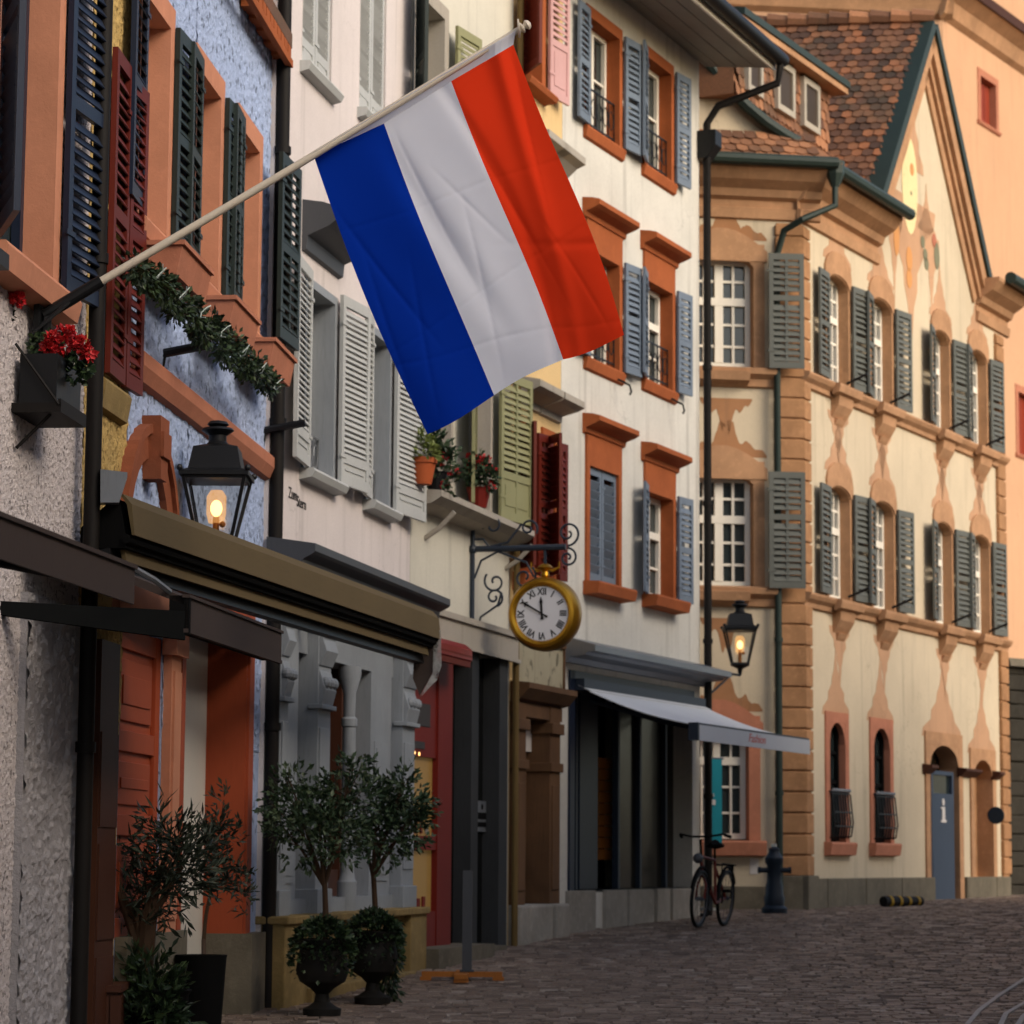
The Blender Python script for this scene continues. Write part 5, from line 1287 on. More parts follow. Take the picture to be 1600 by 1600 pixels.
# ================================================================== lanterns
def lantern(label, loc, k=1.0):
    t = thing('wall_lantern', label, 'lantern', loc, 'lit wall lanterns'); c = Vector(loc)
    mb = MB(); hw = .205 * k
    mb.lathe(c, [(hw * 1.414 + .035, 0), (hw * 1.414 + .035, .03), (hw * 1.414 - .02, .045), (hw * 1.414 * .86, .05), (hw * 1.414 * .72, .2), (hw * 1.414 * .35, .225), (.05, .24)], 4, flat=True)
    for a in (-1, 1):
        for b in (-1, 1): mb.ball(c + Vector((a * (hw + .02), b * (hw + .02), .045)), .022, 6)
    part(t, 'cap', mb, M['iron'])
    mb = MB(); mb.lathe(c, [(.085, .225), (.06, .25), (.06, .29), (.075, .3), (.11, .325), (.1, .34), (.05, .35), (.075, .365), (.06, .385), (.01, .395)], 14); part(t, 'finial', mb, M['iron'], smooth='auto')
    mb = MB(); b = .105 * k
    for a_ in (-1, 1):
        for b_ in (-1, 1):
            mb.tube([c + Vector((a_ * hw, b_ * hw, .0)), c + Vector((a_ * b, b_ * b, -.46))], .016, 4)
    mb.lathe(c, [(b * 1.414 + .02, -.47), (b * 1.414 + .02, -.44)], 4, flat=True); mb.lathe(c, [(hw * 1.414, -.02), (hw * 1.414, .0)], 4, flat=True)
    mb.lathe(c, [(.02, -.6), (.035, -.52), (b * 1.3, -.47)], 10)
    part(t, 'frame', mb, M['iron'])
    mb = MB(); q = [(hw - .012, -.02), (b - .008, -.44)]
    for sx, sy in ((1, 0), (-1, 0), (0, 1), (0, -1)):
        v = []
        for r_, z_ in q:
            for s_ in (-1, 1): v.append(c + Vector((sx * r_ + (sy != 0) * s_ * r_, sy * r_ + (sx != 0) * s_ * r_, z_)))
        mb.quad(v[0], v[1], v[3], v[2])
    part(t, 'glass', mb, M['lampglass'])
    mb = MB(); mb.ball(c + Vector((0, 0, -.2)), .04, 10, 1.4); part(t, 'bulb', mb, M['bulb'], smooth=True)
    mb = MB(); mb.lathe(c, [(.05, -.3), (.066, -.24), (.066, -.12), (.04, -.08)], 14); part(t, 'bulb_halo', mb, M['halo_glow'], smooth=True)  # added glow shell, stands for the halo round the bulb
    mb = MB(); mb.tube([c + Vector((0, 0, -.46)), c + Vector((0, 0, -.26))], .022, 8); mb.ball(c + Vector((.045, -.02, -.31)), .022, 6); part(t, 'lamp_holder', mb, M['goldwood'])
    return t
c1 = at(339, 748, 18.25)
l1 = lantern('black lit lantern in front of the blue house, rising behind the long olive awning', c1)
q = FB.P(uof(FB, c1), .0, c1.z - .75)
mb = MB(); mb.tube([c1 + Vector((0, 0, -.58)), c1 + Vector((-.0, .02, -.72)), q], .02, 8); part(l1, 'bracket', mb, M['iron'])
c2 = at(1156, 984, 36.3)
l2 = lantern('small lit lantern beside the end front of the cream town hall', c2, .98)
q = FY.P(uE + .03, .1, c2.z - .6); mb = MB(); mb.tube([q, c2 + Vector((0, 0, -.6))], .018, 6); mb.tube([q + Vector((0, 0, -.32)), c2 + Vector((-.12, 0, -.6))], .016, 6); part(l2, 'bracket', mb, M['iron'])

# ================================================================== clock on its wrought iron bracket
uc = FG.hit(734, 900)[0]; g_ = FG; zA = FG.hit(734, 858)[1]
pw = lambda w, z: FG.P(uc, w, z)
wE = solve_w(FG, uc, zA, 884); wC = solve_w(FG, uc, zA, 852)
Cc = pw(wC, 0); zC = 1.6 + 0; 
d = ray(851, 960); kk = Cc.y / d.y; zC = (EYE + d * kk).z
t = thing('clock_sign', 'gilded round clock with roman numerals hanging from a scrolled iron bracket', 'clock', (pw(0, 0).x, pw(0, 0).y, zA))
mb = MB(); mb.tube([pw(.03, FG.hit(734, 808)[1]), pw(.03, FG.hit(734, 972)[1])], .022, 8); mb.tube([pw(0, zA), pw(wE, zA)], .032, 8); mb.ball(pw(.03, zA), .05, 6)
def scroll(mb, cx, cz, r, turns, a0, sgn=1, rr=.012):
    pts = []
    n = 26
    for i in range(n + 1):
        f = i / n; a = a0 + sgn * f * turns * 2 * math.pi; q = r * (1 - .82 * f); pts.append(pw(cx + q * math.cos(a), cz + q * math.sin(a)))
    mb.tube(pts, rr, 6); return pts[0]
for (cx, cz, r, tn, a0, sg) in ((.24, zA + .24, .11, 1.3, math.pi * 1.1, -1), (.62, zA + .2, .1, 1.2, -.6, 1), (.58, zA - .3, .13, 1.3, .9, -1), (.27, zA - .34, .12, 1.2, 2.4, 1), (.26, zA - .5, .1, 1.3, -1.2, 1),
                              (wE + .02, zA + .14, .13, 1.4, -1.57, 1), (wE + .02, zA - .11, .1, 1.4, 1.57, -1)): scroll(mb, cx, cz, r, tn, a0, sg)
mb.tube([pw(.03, zA + .1), pw(.14, zA + .1), pw(.2, zA + .02), pw(.4, zA + .06), pw(.55, zA + .25)], .012, 6)
mb.tube([pw(.05, zA - .3), pw(.12, zA - .12), pw(.3, zA - .03), pw(.6, zA - .15), pw(.68, zA - .3)], .012, 6); mb.tube([pw(.05, zA - .95), pw(.12, zA - .7), pw(.3, zA - .58), pw(.34, zA - .45)], .012, 6)
mb.tube([pw(wC, zA), pw(wC, zC + .44)], .016, 6); part(t, 'bracket', mb, M['bluesteel'])
nX, nZ, nF = Vector((FG.n.x, FG.n.y, 0)), Vector((0, 0, 1)), Vector((-FG.t.x, -FG.t.y, 0))
rot_ = Matrix.Rotation(R(-4), 3, 'Z'); nX = rot_ @ nX; nF = rot_ @ nF
C0 = pw(wC, zC); RO = .375; RD = .285
mb = MB(); mb.lathe(C0, [(RD - .01, .09), (RD + .005, .115), (RD + .03, .125), (RO - .03, .115), (RO, .06), (RO, -.06), (RO - .03, -.115), (RD + .03, -.125), (RD, -.09)], 64, axis=nF); part(t, 'case', mb, M['gold'], smooth='auto')
mb = MB(); mb.lathe(C0 + Vector((0, 0, RO)), [(.03, -.01), (.045, .02), (.035, .06), (.06, .085), (.085, .1), (.06, .125), (.03, .14)], 16)
for s in (-1, 1): mb.tube([C0 + nZ * (RO + .1) + nX * .0, C0 + nZ * (RO + .07) + nX * s * .08, C0 + nZ * (RO + .1) + nX * s * .15, C0 + nZ * (RO + .16) + nX * s * .15], [.02, .018, .014, .008], 6)
part(t, 'crown_finial', mb, M['gold'], smooth='auto')
mb = MB(); mb.lathe(C0, [(RD, .088), (RD, .094)], 48, axis=nF); dl = part(t, 'dial', mb, M['dial'])
mb = MB()
for i, s in enumerate(('XII', 'I', 'II', 'III', 'IIII', 'V', 'VI', 'VII', 'VIII', 'IX', 'X', 'XI')):
    a = math.pi / 2 - i * math.pi / 6; ca, sa = math.cos(a), math.sin(a); r_ = .222
    def pl(x, y, z, ca=ca, sa=sa):
        x *= .95; y *= 1.15
        X = ca * (r_ + y) + sa * x; Y = sa * (r_ + y) - ca * x; return C0 + nX * X + nZ * Y + nF * (.096 + z)
    text_into(mb, s, .085, pl, .002, bold=.0022)
for i in range(60):
    a = i * math.pi / 30; r0, r1 = .27, .28
    for s in (-1, 1): pass
    x = Vector((math.cos(a), math.sin(a))); y = Vector((-x.y, x.x)) * .0022
    mb.add([C0 + nX * (x.x * q + y.x * s) + nZ * (x.y * q + y.y * s) + nF * .0965 for q, s in ((r0, 1), (r1, 1), (r1, -1), (r0, -1))], [(0, 1, 2, 3)])
part(t, 'numerals', mb, M['inkblack'], dl)
def hand(name, ang, L, w, z, tail):
    a = math.pi / 2 - ang; x = Vector((math.cos(a), math.sin(a))); y = Vector((-x.y, x.x)); mb = MB()
    P_ = lambda p, q, zz: C0 + nX * (x.x * p + y.x * q) + nZ * (x.y * p + y.y * q) + nF * zz
    o_ = [(-tail, w * 1.6), (-tail * .5, w), (L * .6, w * 1.2), (L * .7, w * 1.7), (L, w * .25), (L, -w * .25), (L * .7, -w * 1.7), (L * .6, -w * 1.2), (-tail * .5, -w), (-tail, -w * 1.6)]
    mb.add([P_(p, q, z) for p, q in o_] + [P_(p, q, z + .004) for p, q in o_], [tuple(range(10)), tuple(range(19, 9, -1))] + [(i, (i + 1) % 10, 10 + (i + 1) % 10, 10 + i) for i in range(10)])
    part(t, name, mb, M['inkblack'], dl)
hand('minute_hand', math.radians(300), .25, .008, .106, .07); hand('hour_hand', math.radians(356), .17, .011, .1, .06)

# ================================================================== plants
def rv(r=rnd): 
    while True:
        v = Vector((r.uniform(-1, 1), r.uniform(-1, 1), r.uniform(-1, 1)))
        if .05 < v.length < 1: return v
def crown(mb, blobs, n, L, w, twig=6, up_=.2):
    tot = sum(b[1] ** 2 for b in blobs)
    for c, r, *sq in blobs:
        c = Vector(c); s = sq[0] if sq else 1
        m = max(1, int(n * r * r / tot / twig))
        for _ in range(m):
            v = rv().normalized() * (rnd.random() ** .4); tw = c + Vector((v.x * r, v.y * r, v.z * r * s)); dirn = (Vector((v.x, v.y, v.z + up_)) + rv() * .7).normalized()
            for k in range(twig):
                p = tw + dirn * (k * L * .28); d = (dirn + rv() * .95).normalized(); mb.leaf(p, d, rv().normalized(), L * rnd.choice((.5, .75, .95, 1.0, 1.25)) * rnd.uniform(.85, 1.15), w * rnd.uniform(.6, 1.25))
def mound(mb, c, r, h, n, L, w, hang=0):
    c = Vector(c)
    for _ in range(n):
        a = rnd.uniform(0, 6.283); f = rnd.random() ** .5; z = h * (1 - f * f) * rnd.uniform(.5, 1.05) - hang * max(0, f - .75) * 4 * rnd.random()
        p = c + Vector((math.cos(a) * r * f, math.sin(a) * r * f, z)); d = (Vector((math.cos(a) * f, math.sin(a) * f, .7 - f * .9)) + rv() * .8).normalized()
        mb.leaf(p, d, rv().normalized(), L * rnd.uniform(.6, 1.2), w * rnd.uniform(.7, 1.2))

def bay(px, py, Y, label, hh, blobs, seed):
    b = at(px, py, Y); b.z = gz(Y); k = Y / FPX
    t = thing('potted_tree', label, 'tree', b, 'clipped trees in dark urns')
    mb = MB(); mb.lathe(b, [(.14, 0), (.145, .05), (.1, .07), (.06, .1), (.05, .16), (.09, .2), (.17, .25), (.2, .33), (.19, .4), (.175, .48), (.21, .53), (.225, .56), (.18, .565), (.16, .53)], 20); part(t, 'urn', mb, M['urn'], smooth='auto')
    mb = MB(); mb.lathe(b, [(.01, .53), (.17, .54)], 14); part(t, 'soil', mb, M['soil'])
    mb = MB(); P_ = lambda x, y, dy=0: at(x, y, Y + dy)
    tp = P_(*hh); mid = (b + Vector((0, 0, .5)) + tp) / 2 + Vector((.015, 0, 0))
    mb.tube([b + Vector((0, 0, .5)), mid, tp], [.026, .022, .02], 8)
    for c, r, *_ in [(P_(x, y, dy), r * k) for x, y, dy, r in blobs]:
        mb.tube([tp - Vector((0, 0, .06)), (tp + Vector(c)) / 2 + rv() * .03, c], [.016, .011, .006], 6)
        for _ in range(4): mb.tube([Vector(c) * .6 + tp * .4, Vector(c) + rv() * r * .8], [.007, .003], 4)
    part(t, 'trunk', mb, M['bark'])
    mb = MB(); crown(mb, [(P_(x, y, dy), r * k) for x, y, dy, r in blobs], 3000, .06, .028); part(t, 'crown', mb, M['leaf'])
    mb = MB(); mound(mb, b + Vector((0, 0, .55)), .235, .17, 1500, .052, .03, .3); part(t, 'ivy', mb, M['leafdark'])
    return t
bay(503, 1577, 20.8, 'clipped bay tree in a dark urn standing in front of the yellow limestone base', (507, 1372),
    [(455, 1262, 0, 42), (500, 1255, .05, 48), (545, 1235, 0, 42), (470, 1305, -.1, 45), (525, 1310, -.1, 46), (440, 1290, .1, 26), (552, 1200, 0, 22), (500, 1290, -.2, 40), (455, 1225, 0, 25)], 1)
bay(582, 1552, 22.0, 'clipped bay tree in a dark urn beside the corner of the shopfront', (583, 1358),
    [(590, 1262, 0, 40), (625, 1250, 0, 36), (640, 1290, 0, 34), (600, 1310, -.1, 40), (632, 1222, 0, 18), (650, 1265, 0, 20), (560, 1300, .1, 26)], 2)
b = at(606, 1540, 22.2); b.z = gz(22.2)
mb = MB()
for _ in range(900):
    v = rv(); f = rnd.random(); p = b + Vector((v.x * .1, v.y * .1, .02 + f * .62)); mb.leaf(p, (v + Vector((0, 0, -.8))).normalized(), rv().normalized(), .07, .018)
solo('trailing_plant', mb, M['leafdark'], b, 'dark trailing plant drooping to the paving beside the second urn', 'plant')

# oleander and thin olive by the orange door
b = at(232, 1640, 17.0); b.z = gz(17.0)
t = thing('potted_shrub', 'dark oleander with long narrow leaves growing beside the orange panelled door', 'shrub', b)
mb = MB(); mb.lathe(b, [(.2, 0), (.24, .42), (.26, .45), (.24, .46), (.2, .42)], 18); part(t, 'pot', mb, M['black'], smooth='auto')
mb = MB(); Y = 17.0; P_ = lambda x, y, dy=0: at(x, y, Y + dy)
stems = [[(222, 1560), (225, 1470), (238, 1390), (262, 1330)], [(225, 1560), (215, 1440), (190, 1395)], [(228, 1560), (240, 1430), (285, 1350)], [(222, 1500), (185, 1390), (178, 1330)]]
for s in stems: mb.tube([b + Vector((0, 0, .4))] + [P_(x, y) for x, y in s], [.03] + [.03 - .006 * i for i in range(len(s))], 7)
mb.tube([P_(222, 1530), P_(230, 1440), P_(245, 1370)], [.05, .05, .03], 8)
part(t, 'trunk', mb, M['bark'])
mb = MB(); k = Y / FPX
crown(mb, [(P_(x, y, dy), r * k) for x, y, dy, r in ((262, 1318, 0, 30), (245, 1345, .1, 30), (285, 1340, 0, 32), (305, 1325, 0, 22), (270, 1370, -.1, 34), (300, 1365, 0, 24), (235, 1400, 0, 26), (205, 1385, 0, 18), (260, 1400, 0, 26), (205, 1315, 0, 14), (185, 1410, 0, 10), (225, 1440, 0, 22), (250, 1300, 0, 16))], 1700, .095, .02, 7, .3)
part(t, 'crown', mb, M['leafolive'])
mb = MB(); crown(mb, [(P_(x, y, dy), r * k) for x, y, dy, r in ((232, 1530, -.1, 28), (205, 1555, -.1, 28), (250, 1560, -.2, 26), (225, 1596, -.2, 40), (258, 1596, -.1, 22), (190, 1520, 0, 12))], 2000, .085, .03, 6)
part(t, 'foliage', mb, M['leafdark'])
b = at(312, 1620, 18.2); b.z = gz(18.2)
t = thing('potted_tree', 'thin young tree with sparse leaves in a tall black tapered pot by the doorway', 'tree', b)
hz = at(312, 1492, 18.2).z - b.z
mb = MB(); mb.lathe(b, [(.15, 0), (.175, .05), (.235, hz - .01), (.235, hz), (.2, hz), (.19, hz - .05)], 4, flat=False); mb2 = MB(); mb2.lathe(b, [(.13, 0), (.165, hz - .02), (.17, hz), (.14, hz), (.13, hz - .06)], 24); part(t, 'pot', mb2, M['black'], smooth='auto')
mb = MB(); Y = 18.2; mb.tube([b + Vector((.02, 0, hz - .1)), P_(318, 1470, 1.2), P_(322, 1430, 1.2), P_(330, 1390, 1.2), P_(338, 1330, 1.2), P_(350, 1250, 1.2)], [.018, .016, .014, .012, .008, .004], 7)
for x, y in ((368, 1350), (375, 1385), (318, 1335), (362, 1290), (322, 1290), (380, 1410)): mb.tube([P_(332, 1385, 1.2), P_((332 + x) / 2, (1385 + y) / 2 - 6, 1.2), P_(x, y, 1.2)], [.008, .006, .003], 5)
part(t, 'trunk', mb, M['bark']); k = Y / FPX
mb = MB(); crown(mb, [(P_(x, y, 1.2 + dy), r * k) for x, y, dy, r in ((350, 1252, 0, 12), (340, 1290, 0, 20), (360, 1305, 0, 18), (328, 1320, 0, 16), (345, 1345, 0, 22), (370, 1370, 0, 22), (325, 1365, 0, 18), (385, 1362, 0, 10), (378, 1400, 0, 14), (350, 1385, 0, 14), (388, 1425, 0, 8), (318, 1300, 0, 12))], 950, .065, .02, 5, .3)
part(t, 'crown', mb, M['leafolive'])
# low wooden planter by the downpipe
a_ = at(160, 1600, 16.3); b = Vector((a_.x, a_.y, gz(16.3))); zt_ = at(160, 1542, 16.3).z
t = thing('wooden_planter', 'low dark brown wooden planter box standing at the foot of the downpipe', 'planter', b)
Fp = Frame((b.x, b.y), (1, .05)); mb = MB(); mb.box(Fp, -.1, .09, -.0, .5 - 1.0, b.z, zt_ - .03)
for u in (-.1, -.03, .04): mb.box(Fp, u + .004, u + .066, .0, .015, b.z + .05, zt_ - .05)
part(t, 'box', mb, M['brownwood']); mb = MB(); mb.box(Fp, -.12, .11, -.52, .03, zt_ - .03, zt_ + .01); part(t, 'rim', mb, M['brownwood'])

# window boxes and geraniums
def flowers(mb, c, r, n, L=.03):
    c = Vector(c)
    for _ in range(n): 
        v = rv(); mb.leaf(c + v * r, (v + rv() * .6).normalized(), rv().normalized(), L * rnd.uniform(.7, 1.3), L * .9)
u0, zt_ = FB.hit(90, 552, .24); zb_ = FB.hit(90, 640, .24)[1]; u1 = FB.hit(126, 600, .24)[0]
p = FB.P((u0 + u1) / 2, .13, zb_)
t = thing('flower_box', 'dark zinc flower box with red geraniums hung on the grey house by the flagpole', 'flower box', p)
mb = MB(); mb.box(FB, u0, u1, .04, .24, zb_ + .03, zt_); mb.box(FB, u0 + .02, u1 - .02, .06, .22, zt_, zt_ + .004); part(t, 'box', mb, M['iron'])
mb = MB(); mb.box(FB, u0 - .02, u1 + .02, .0, .27, zb_ - .02, zb_ + .005); mb.box(FB, u0 - .02, u1 + .02, .255, .27, zb_ + .005, zb_ + .05); mb.box(FB, u0 - .02, u0 - .005, .0, .27, zb_ + .005, zb_ + .03); mb.tube([FB.P(u0 + .05, .02, zb_ - .2), FB.P(u0 + .05, .2, zb_ - .02)], .01, 5); mb.tube([FB.P(u0 - .02, .26, zb_ + .02), FB.P(u0 - .02, .02, zt_ + .05)], .008, 5); part(t, 'bracket', mb, M['pipe'])
mb = MB(); Y = p.y
for x, y, r in ((62, 540, 16), (100, 540, 18), (125, 560, 17), (120, 585, 14), (80, 535, 14), (132, 575, 10)):
    c = at(x, y, Y - .05 + rnd.uniform(-.05, .05)); 
    for _ in range(60): v = rv(); mb.leaf(c + v * r * Y / FPX, (v + rv() * .5).normalized(), rv().normalized(), .04, .034)
part(t, 'foliage', mb, M['leafdark'])
mb = MB()
for x, y, r in ((82, 530, 9), (98, 522, 9), (97, 540, 10), (76, 541, 8), (107, 519, 6), (128, 540, 10), (138, 552, 8), (90, 549, 7), (119, 534, 6)): flowers(mb, at(x, y, Y - .12), r * Y / FPX, 70)
part(t, 'blossoms', mb, M['petal'])
p = at(5, 480, 14.2); t = thing('geranium', 'red geranium spilling over the peach window sill at the picture edge', 'flowers', p)
mb = MB()
for x, y, r in ((8, 455, 16), (-8, 470, 18), (2, 490, 15), (-12, 440, 16)):
    for _ in range(70): v = rv(); mb.leaf(at(x, y, 14.2) + v * r * .0033, (v + rv() * .5).normalized(), rv().normalized(), .045, .036)
part(t, 'foliage', mb, M['leafdark']); mb = MB()
for x, y, r in ((4, 415, 9), (20, 455, 11), (28, 468, 8), (2, 435, 8), (12, 462, 8)): flowers(mb, at(x, y, 14.12), r * .0033, 70)
part(t, 'blossoms', mb, M['petal']); mb = MB(); mb.box(FB, FB.hit(-60, 480, .3)[0], FB.hit(6, 480, .3)[0], .12, .32, at(0, 500, 14.2).z, at(0, 478, 14.2).z); part(t, 'box', mb, M['iron'])
# garland of evergreens under the blue house windows
g0 = FB.hit(222, 383, .34); g1 = FB.hit(436, 578, .34)
p = FB.P((g0[0] + g1[0]) / 2, .3, g0[1] - .1)
t = thing('garland', 'dark evergreen garland with pale light loops draped along the blue house windows', 'garland', p)
mb = MB(); mw = MB()
N_ = 62
for i in range(N_):
    f = i / N_; u = g0[0] + (g1[0] - g0[0]) * f; z = g0[1] - .02 + (g1[1] - g0[1]) * f + .03 * math.sin(f * 40)
    c = FB.P(u, .3, z - .1)
    for _ in range(46):
        v = rv(); q = c + Vector((v.x * .075, v.y * .12, v.z * (.065 + .035 * math.sin(i * 1.7)) - .045 * math.sin(i * .55))); mb.leaf(q, (v + Vector((0, 0, -.3)) + rv() * .6).normalized(), rv().normalized(), .05, .028)
    if i % 9 == 3:
        a0 = rnd.uniform(0, 6); mw = MB(); mw.tube([c + Vector((.1 + .03 * math.sin(k * 1.3 + a0), -.08 + .025 * k, .05 * math.cos(a0 + k * .9) - .02)) for k in range(6)], .004, 4); part(t, 'light_loop', mw, M['wire'])
part(t, 'foliage', mb, M['leafdark'])
mb = MB()
for x in (255, 415): 
    uu = FB.hit(x, 500)[0]; z = g0[1] + (g1[1] - g0[1]) * (uu - g0[0]) / (g1[0] - g0[0]) - .28
    mb = MB(); mb.tube([FB.P(uu, .0, z), FB.P(uu, .33, z + .06)], .03, 6); mb.tube([FB.P(uu, .0, z - .12), FB.P(uu, .02, z)], .012, 5); part(t, 'bracket', mb, M['iron'])
for r_ in wr:
    c = FB.P(r_ - wd * .5, .2, zb2 - .02); tb = thing('window_box', 'red brown window box half hidden under the garland, ' + ('nearest the red shutters', 'below the middle window', 'next to the white house')[wr.index(r_)], 'window box', c, 'window boxes of the blue house')
    part(tb, 'box', MB().prof(FB, [(.1, zb2 - .26), (.28, zb2 - .26), (.32, zb2 - .06), (.08, zb2 - .06)], r_ - wd + .05, r_ - .05), M['band']); part(tb, 'rim', MB().box(FB, r_ - wd + .03, r_ - .03, .07, .335, zb2 - .075, zb2 - .045), M['band'])
# pots on the green house ledge
zL = FG.hit(735, 800)[1]
def lp(px, w=.18): u = FG.hit(px, 780, w)[0]; return FG.P(u, w, zL - .02)
q = lp(659); t = thing('potted_plant', 'terracotta pot with a bushy light green plant on the window ledge', 'plant', q)
mb = MB(); mb.lathe(q, [(.09, 0), (.13, .2), (.145, .2), (.145, .25), (.12, .25), (.11, .2)], 16); part(t, 'pot', mb, M['terracotta'], smooth='auto')
mb = MB(); mound(mb, q + Vector((0, 0, .24)), .14, .3, 320, .08, .03); part(t, 'foliage', mb, M['leaflight'])
q = lp(682); t = thing('potted_plant', 'dark leafy geranium with few red heads beside the terracotta pot', 'plant', q)
mb = MB(); mb.lathe(q, [(.08, 0), (.11, .16), (.12, .18), (.09, .18)], 12); part(t, 'pot', mb, M['iron']); k = q.y / FPX
P_ = lambda x, y: at(x, y, q.y - .05)
mb = MB(); crown(mb, [(P_(682, 700), 26 * k), (P_(690, 730), 24 * k), (P_(672, 690), 18 * k), (P_(692, 760), 14 * k)], 700, .07, .045, 4); part(t, 'foliage', mb, M['leaf'])
mb = MB()
for x, y in ((697, 712), (708, 737), (694, 757), (686, 722)): flowers(mb, P_(x, y), 6 * k, 40, .035)
part(t, 'blossoms', mb, M['petal'])
q = lp(748, .22); t = thing('potted_plant', 'red geranium in a pot before the open green shutter', 'plant', q)
mb = MB(); mb.lathe(q, [(.08, 0), (.12, .18), (.13, .2), (.1, .2)], 12); part(t, 'pot', mb, M['redpanel']); P_ = lambda x, y: at(x, y, q.y - .05)
mb = MB(); crown(mb, [(P_(742, 740), 18 * k), (P_(755, 745), 18 * k), (P_(748, 725), 14 * k)], 420, .07, .045, 4); part(t, 'foliage', mb, M['leaf'])
mb = MB()
for x, y in ((736, 717), (752, 718), (760, 722), (768, 735), (766, 760), (744, 720), (735, 730)): flowers(mb, P_(x, y), 7 * k, 45, .035)
part(t, 'blossoms', mb, M['petal'])

# ================================================================== street things
# sign post on a wooden cross
b = at(722, 1520, 24.6); b.z = gz(24.6)
t = thing('sign_stand', 'slate grey post standing on an orange wooden cross base in front of the dark shop', 'stand', b)
mb = MB(); k = 24.6 / FPX
mb.box(W, b.x - 62 * k, b.x + 62 * k, b.y - .06, b.y + .06, b.z + .03, b.z + .075); mb.box(W, b.x - .06, b.x + .06, b.y - .5, b.y + .5, b.z + .028, b.z + .07)
for s in (-1, 1): mb.box(W, b.x + s * 56 * k - .05, b.x + s * 56 * k + .05, b.y - .065, b.y + .065, b.z, b.z + .03); mb.box(W, b.x - .065, b.x + .065, b.y + s * .44 - .05, b.y + s * .44 + .05, b.z, b.z + .028)
part(t, 'base', mb, M['goldwood'])
mb = MB(); zt_ = at(727, 1360, 24.6).z; mb.box(W, b.x - .0, b.x + .085, b.y - .04, b.y + .04, b.z + .07, zt_); mb.box(W, b.x - .02, b.x + .105, b.y - .06, b.y + .06, b.z + .07, b.z + .09); part(t, 'post', mb, M['slate'])

# bicycle leaning at the end of the grey house
r0 = at(1137, 1444, 33.0); r0.z = gz(33.0); f0 = at(1097, 1438, 32.05); f0.z = gz(32.05)
ax = (f0 - r0); ax.z = 0; wb = ax.length; ax.normalize(); sd = Vector((ax.y, -ax.x, 0)); 
lean = Vector((-sd.x, -sd.y, 0)) * -.08
t = thing('bicycle', 'dark bicycle with a red frame parked against the end of the grey house', 'bicycle', (r0 + f0) / 2)
def B(a, z, s=0): return r0 + ax * a + Vector((0, 0, z)) + sd * s + lean * z
wr_ = .335
for nm, a in (('rear', 0), ('front', wb)):
    mb = MB(); c = B(a, wr_); an = (sd + Vector((0, 0, .08))).normalized(); mb.torus(c, an, wr_ - .022, .022, 36, 8); o = part(t, 'wheel', mb, M['rubber'], smooth=True)
    mb = MB(); mb.torus(c, an, wr_ - .05, .01, 32, 6); e1 = ax; e2 = an.cross(ax)
    for i in range(20):
        a_ = i * math.pi / 10; mb.tube([c + an * (.025 if i % 2 else -.025), c + (e1 * math.cos(a_) + e2 * math.sin(a_)) * (wr_ - .05)], .0022, 3)
    mb.tube([c - an * .05, c + an * .05], .022, 8); part(t, 'rim', mb, M['slate'], o)
    mb = MB(); mb.tube([c + (e1 * math.cos(q) + e2 * math.sin(q)) * (wr_ + .03) for q in [math.pi * (.05 + .8 * i / 12) + (.2 if a else 0) for i in range(13)]], .018, 6); part(t, 'mudguard', mb, M['black'], o)
bb = (wb * .42, .28); st = (wb * .3, .78); hd = (wb * .82, .82); hb_ = (wb * .85, .62)
mb = MB()
for p, q in ((bb, st), (bb, hb_), (st, hd), ((0, wr_), bb), ((0, wr_), (st[0] + .02, .7)), (hd, hb_), (bb, (hd[0], .74))): mb.tube([B(*p), B(*q)], .018, 8)
for s in (-.05, .05): mb.tube([B(*hb_), B(wb * .88, .5, s), B(wb, wr_, s)], .013, 6)
part(t, 'bicycle_frame', mb, M['oxblood'])
mb = MB(); mb.tube([B(*st), B(st[0] - .03, .92)], .014, 6); mb.lathe(B(st[0] - .06, .93), [(.01, -.02), (.1, 0), (.11, .03), (.05, .06)], 12); mb.tube([B(st[0] + .15, .965), B(st[0] - .06, .965)], [.02, .06], 8); part(t, 'saddle', mb, M['black'])
mb = MB(); mb.tube([B(*hd), B(wb * .8, 1.02)], .016, 6); mb.tube([B(wb * .6, 1.05, .3), B(wb * .74, 1.08, .26), B(wb * .82, 1.05, .1), B(wb * .82, 1.05, -.1), B(wb * .74, 1.08, -.26), B(wb * .6, 1.05, -.3)], .013, 8)
for s in (-.3, .3): mb.tube([B(wb * .58, 1.05, s), B(wb * .7, 1.07, s * .9)], .02, 8)
part(t, 'handlebar', mb, M['black'])
mb = MB(); mb.ball(B(wb * .95, .8), .06, 8); part(t, 'headlamp', mb, M['slate'])
mb = MB()
for s in (-.07, .07): mb.tube([B(-.3, .72, s), B(.25, .74, s)], .008, 5); mb.tube([B(-.2, .72, s), B(0, wr_, s * .9)], .007, 5)
for a_ in (-.3, -.1, .1): mb.tube([B(a_, .72, -.07), B(a_, .72, .07)], .007, 5)
mb.box(W, *sum(([min(x), max(x)] for x in zip(B(-.34, .66, -.03), B(-.31, .72, .03))), []))
part(t, 'luggage_rack', mb, M['black'])
mb = MB(); mb.lathe(B(bb[0], bb[1], .06), [(.09, 0), (.09, .006)], 20, axis=sd); part(t, 'chainring', mb, M['slate'])
for sg in (1, -1):
    mb = MB(); q0, q1 = B(bb[0], bb[1], .08 * sg), B(bb[0] + .08 * sg, bb[1] - .14 * sg, .08 * sg); mb.tube([q0, q1], .009, 5); mb.tube([q1, B(bb[0] + .08 * sg, bb[1] - .14 * sg, .17 * sg)], .02, 6); part(t, 'pedal', mb, M['black'])

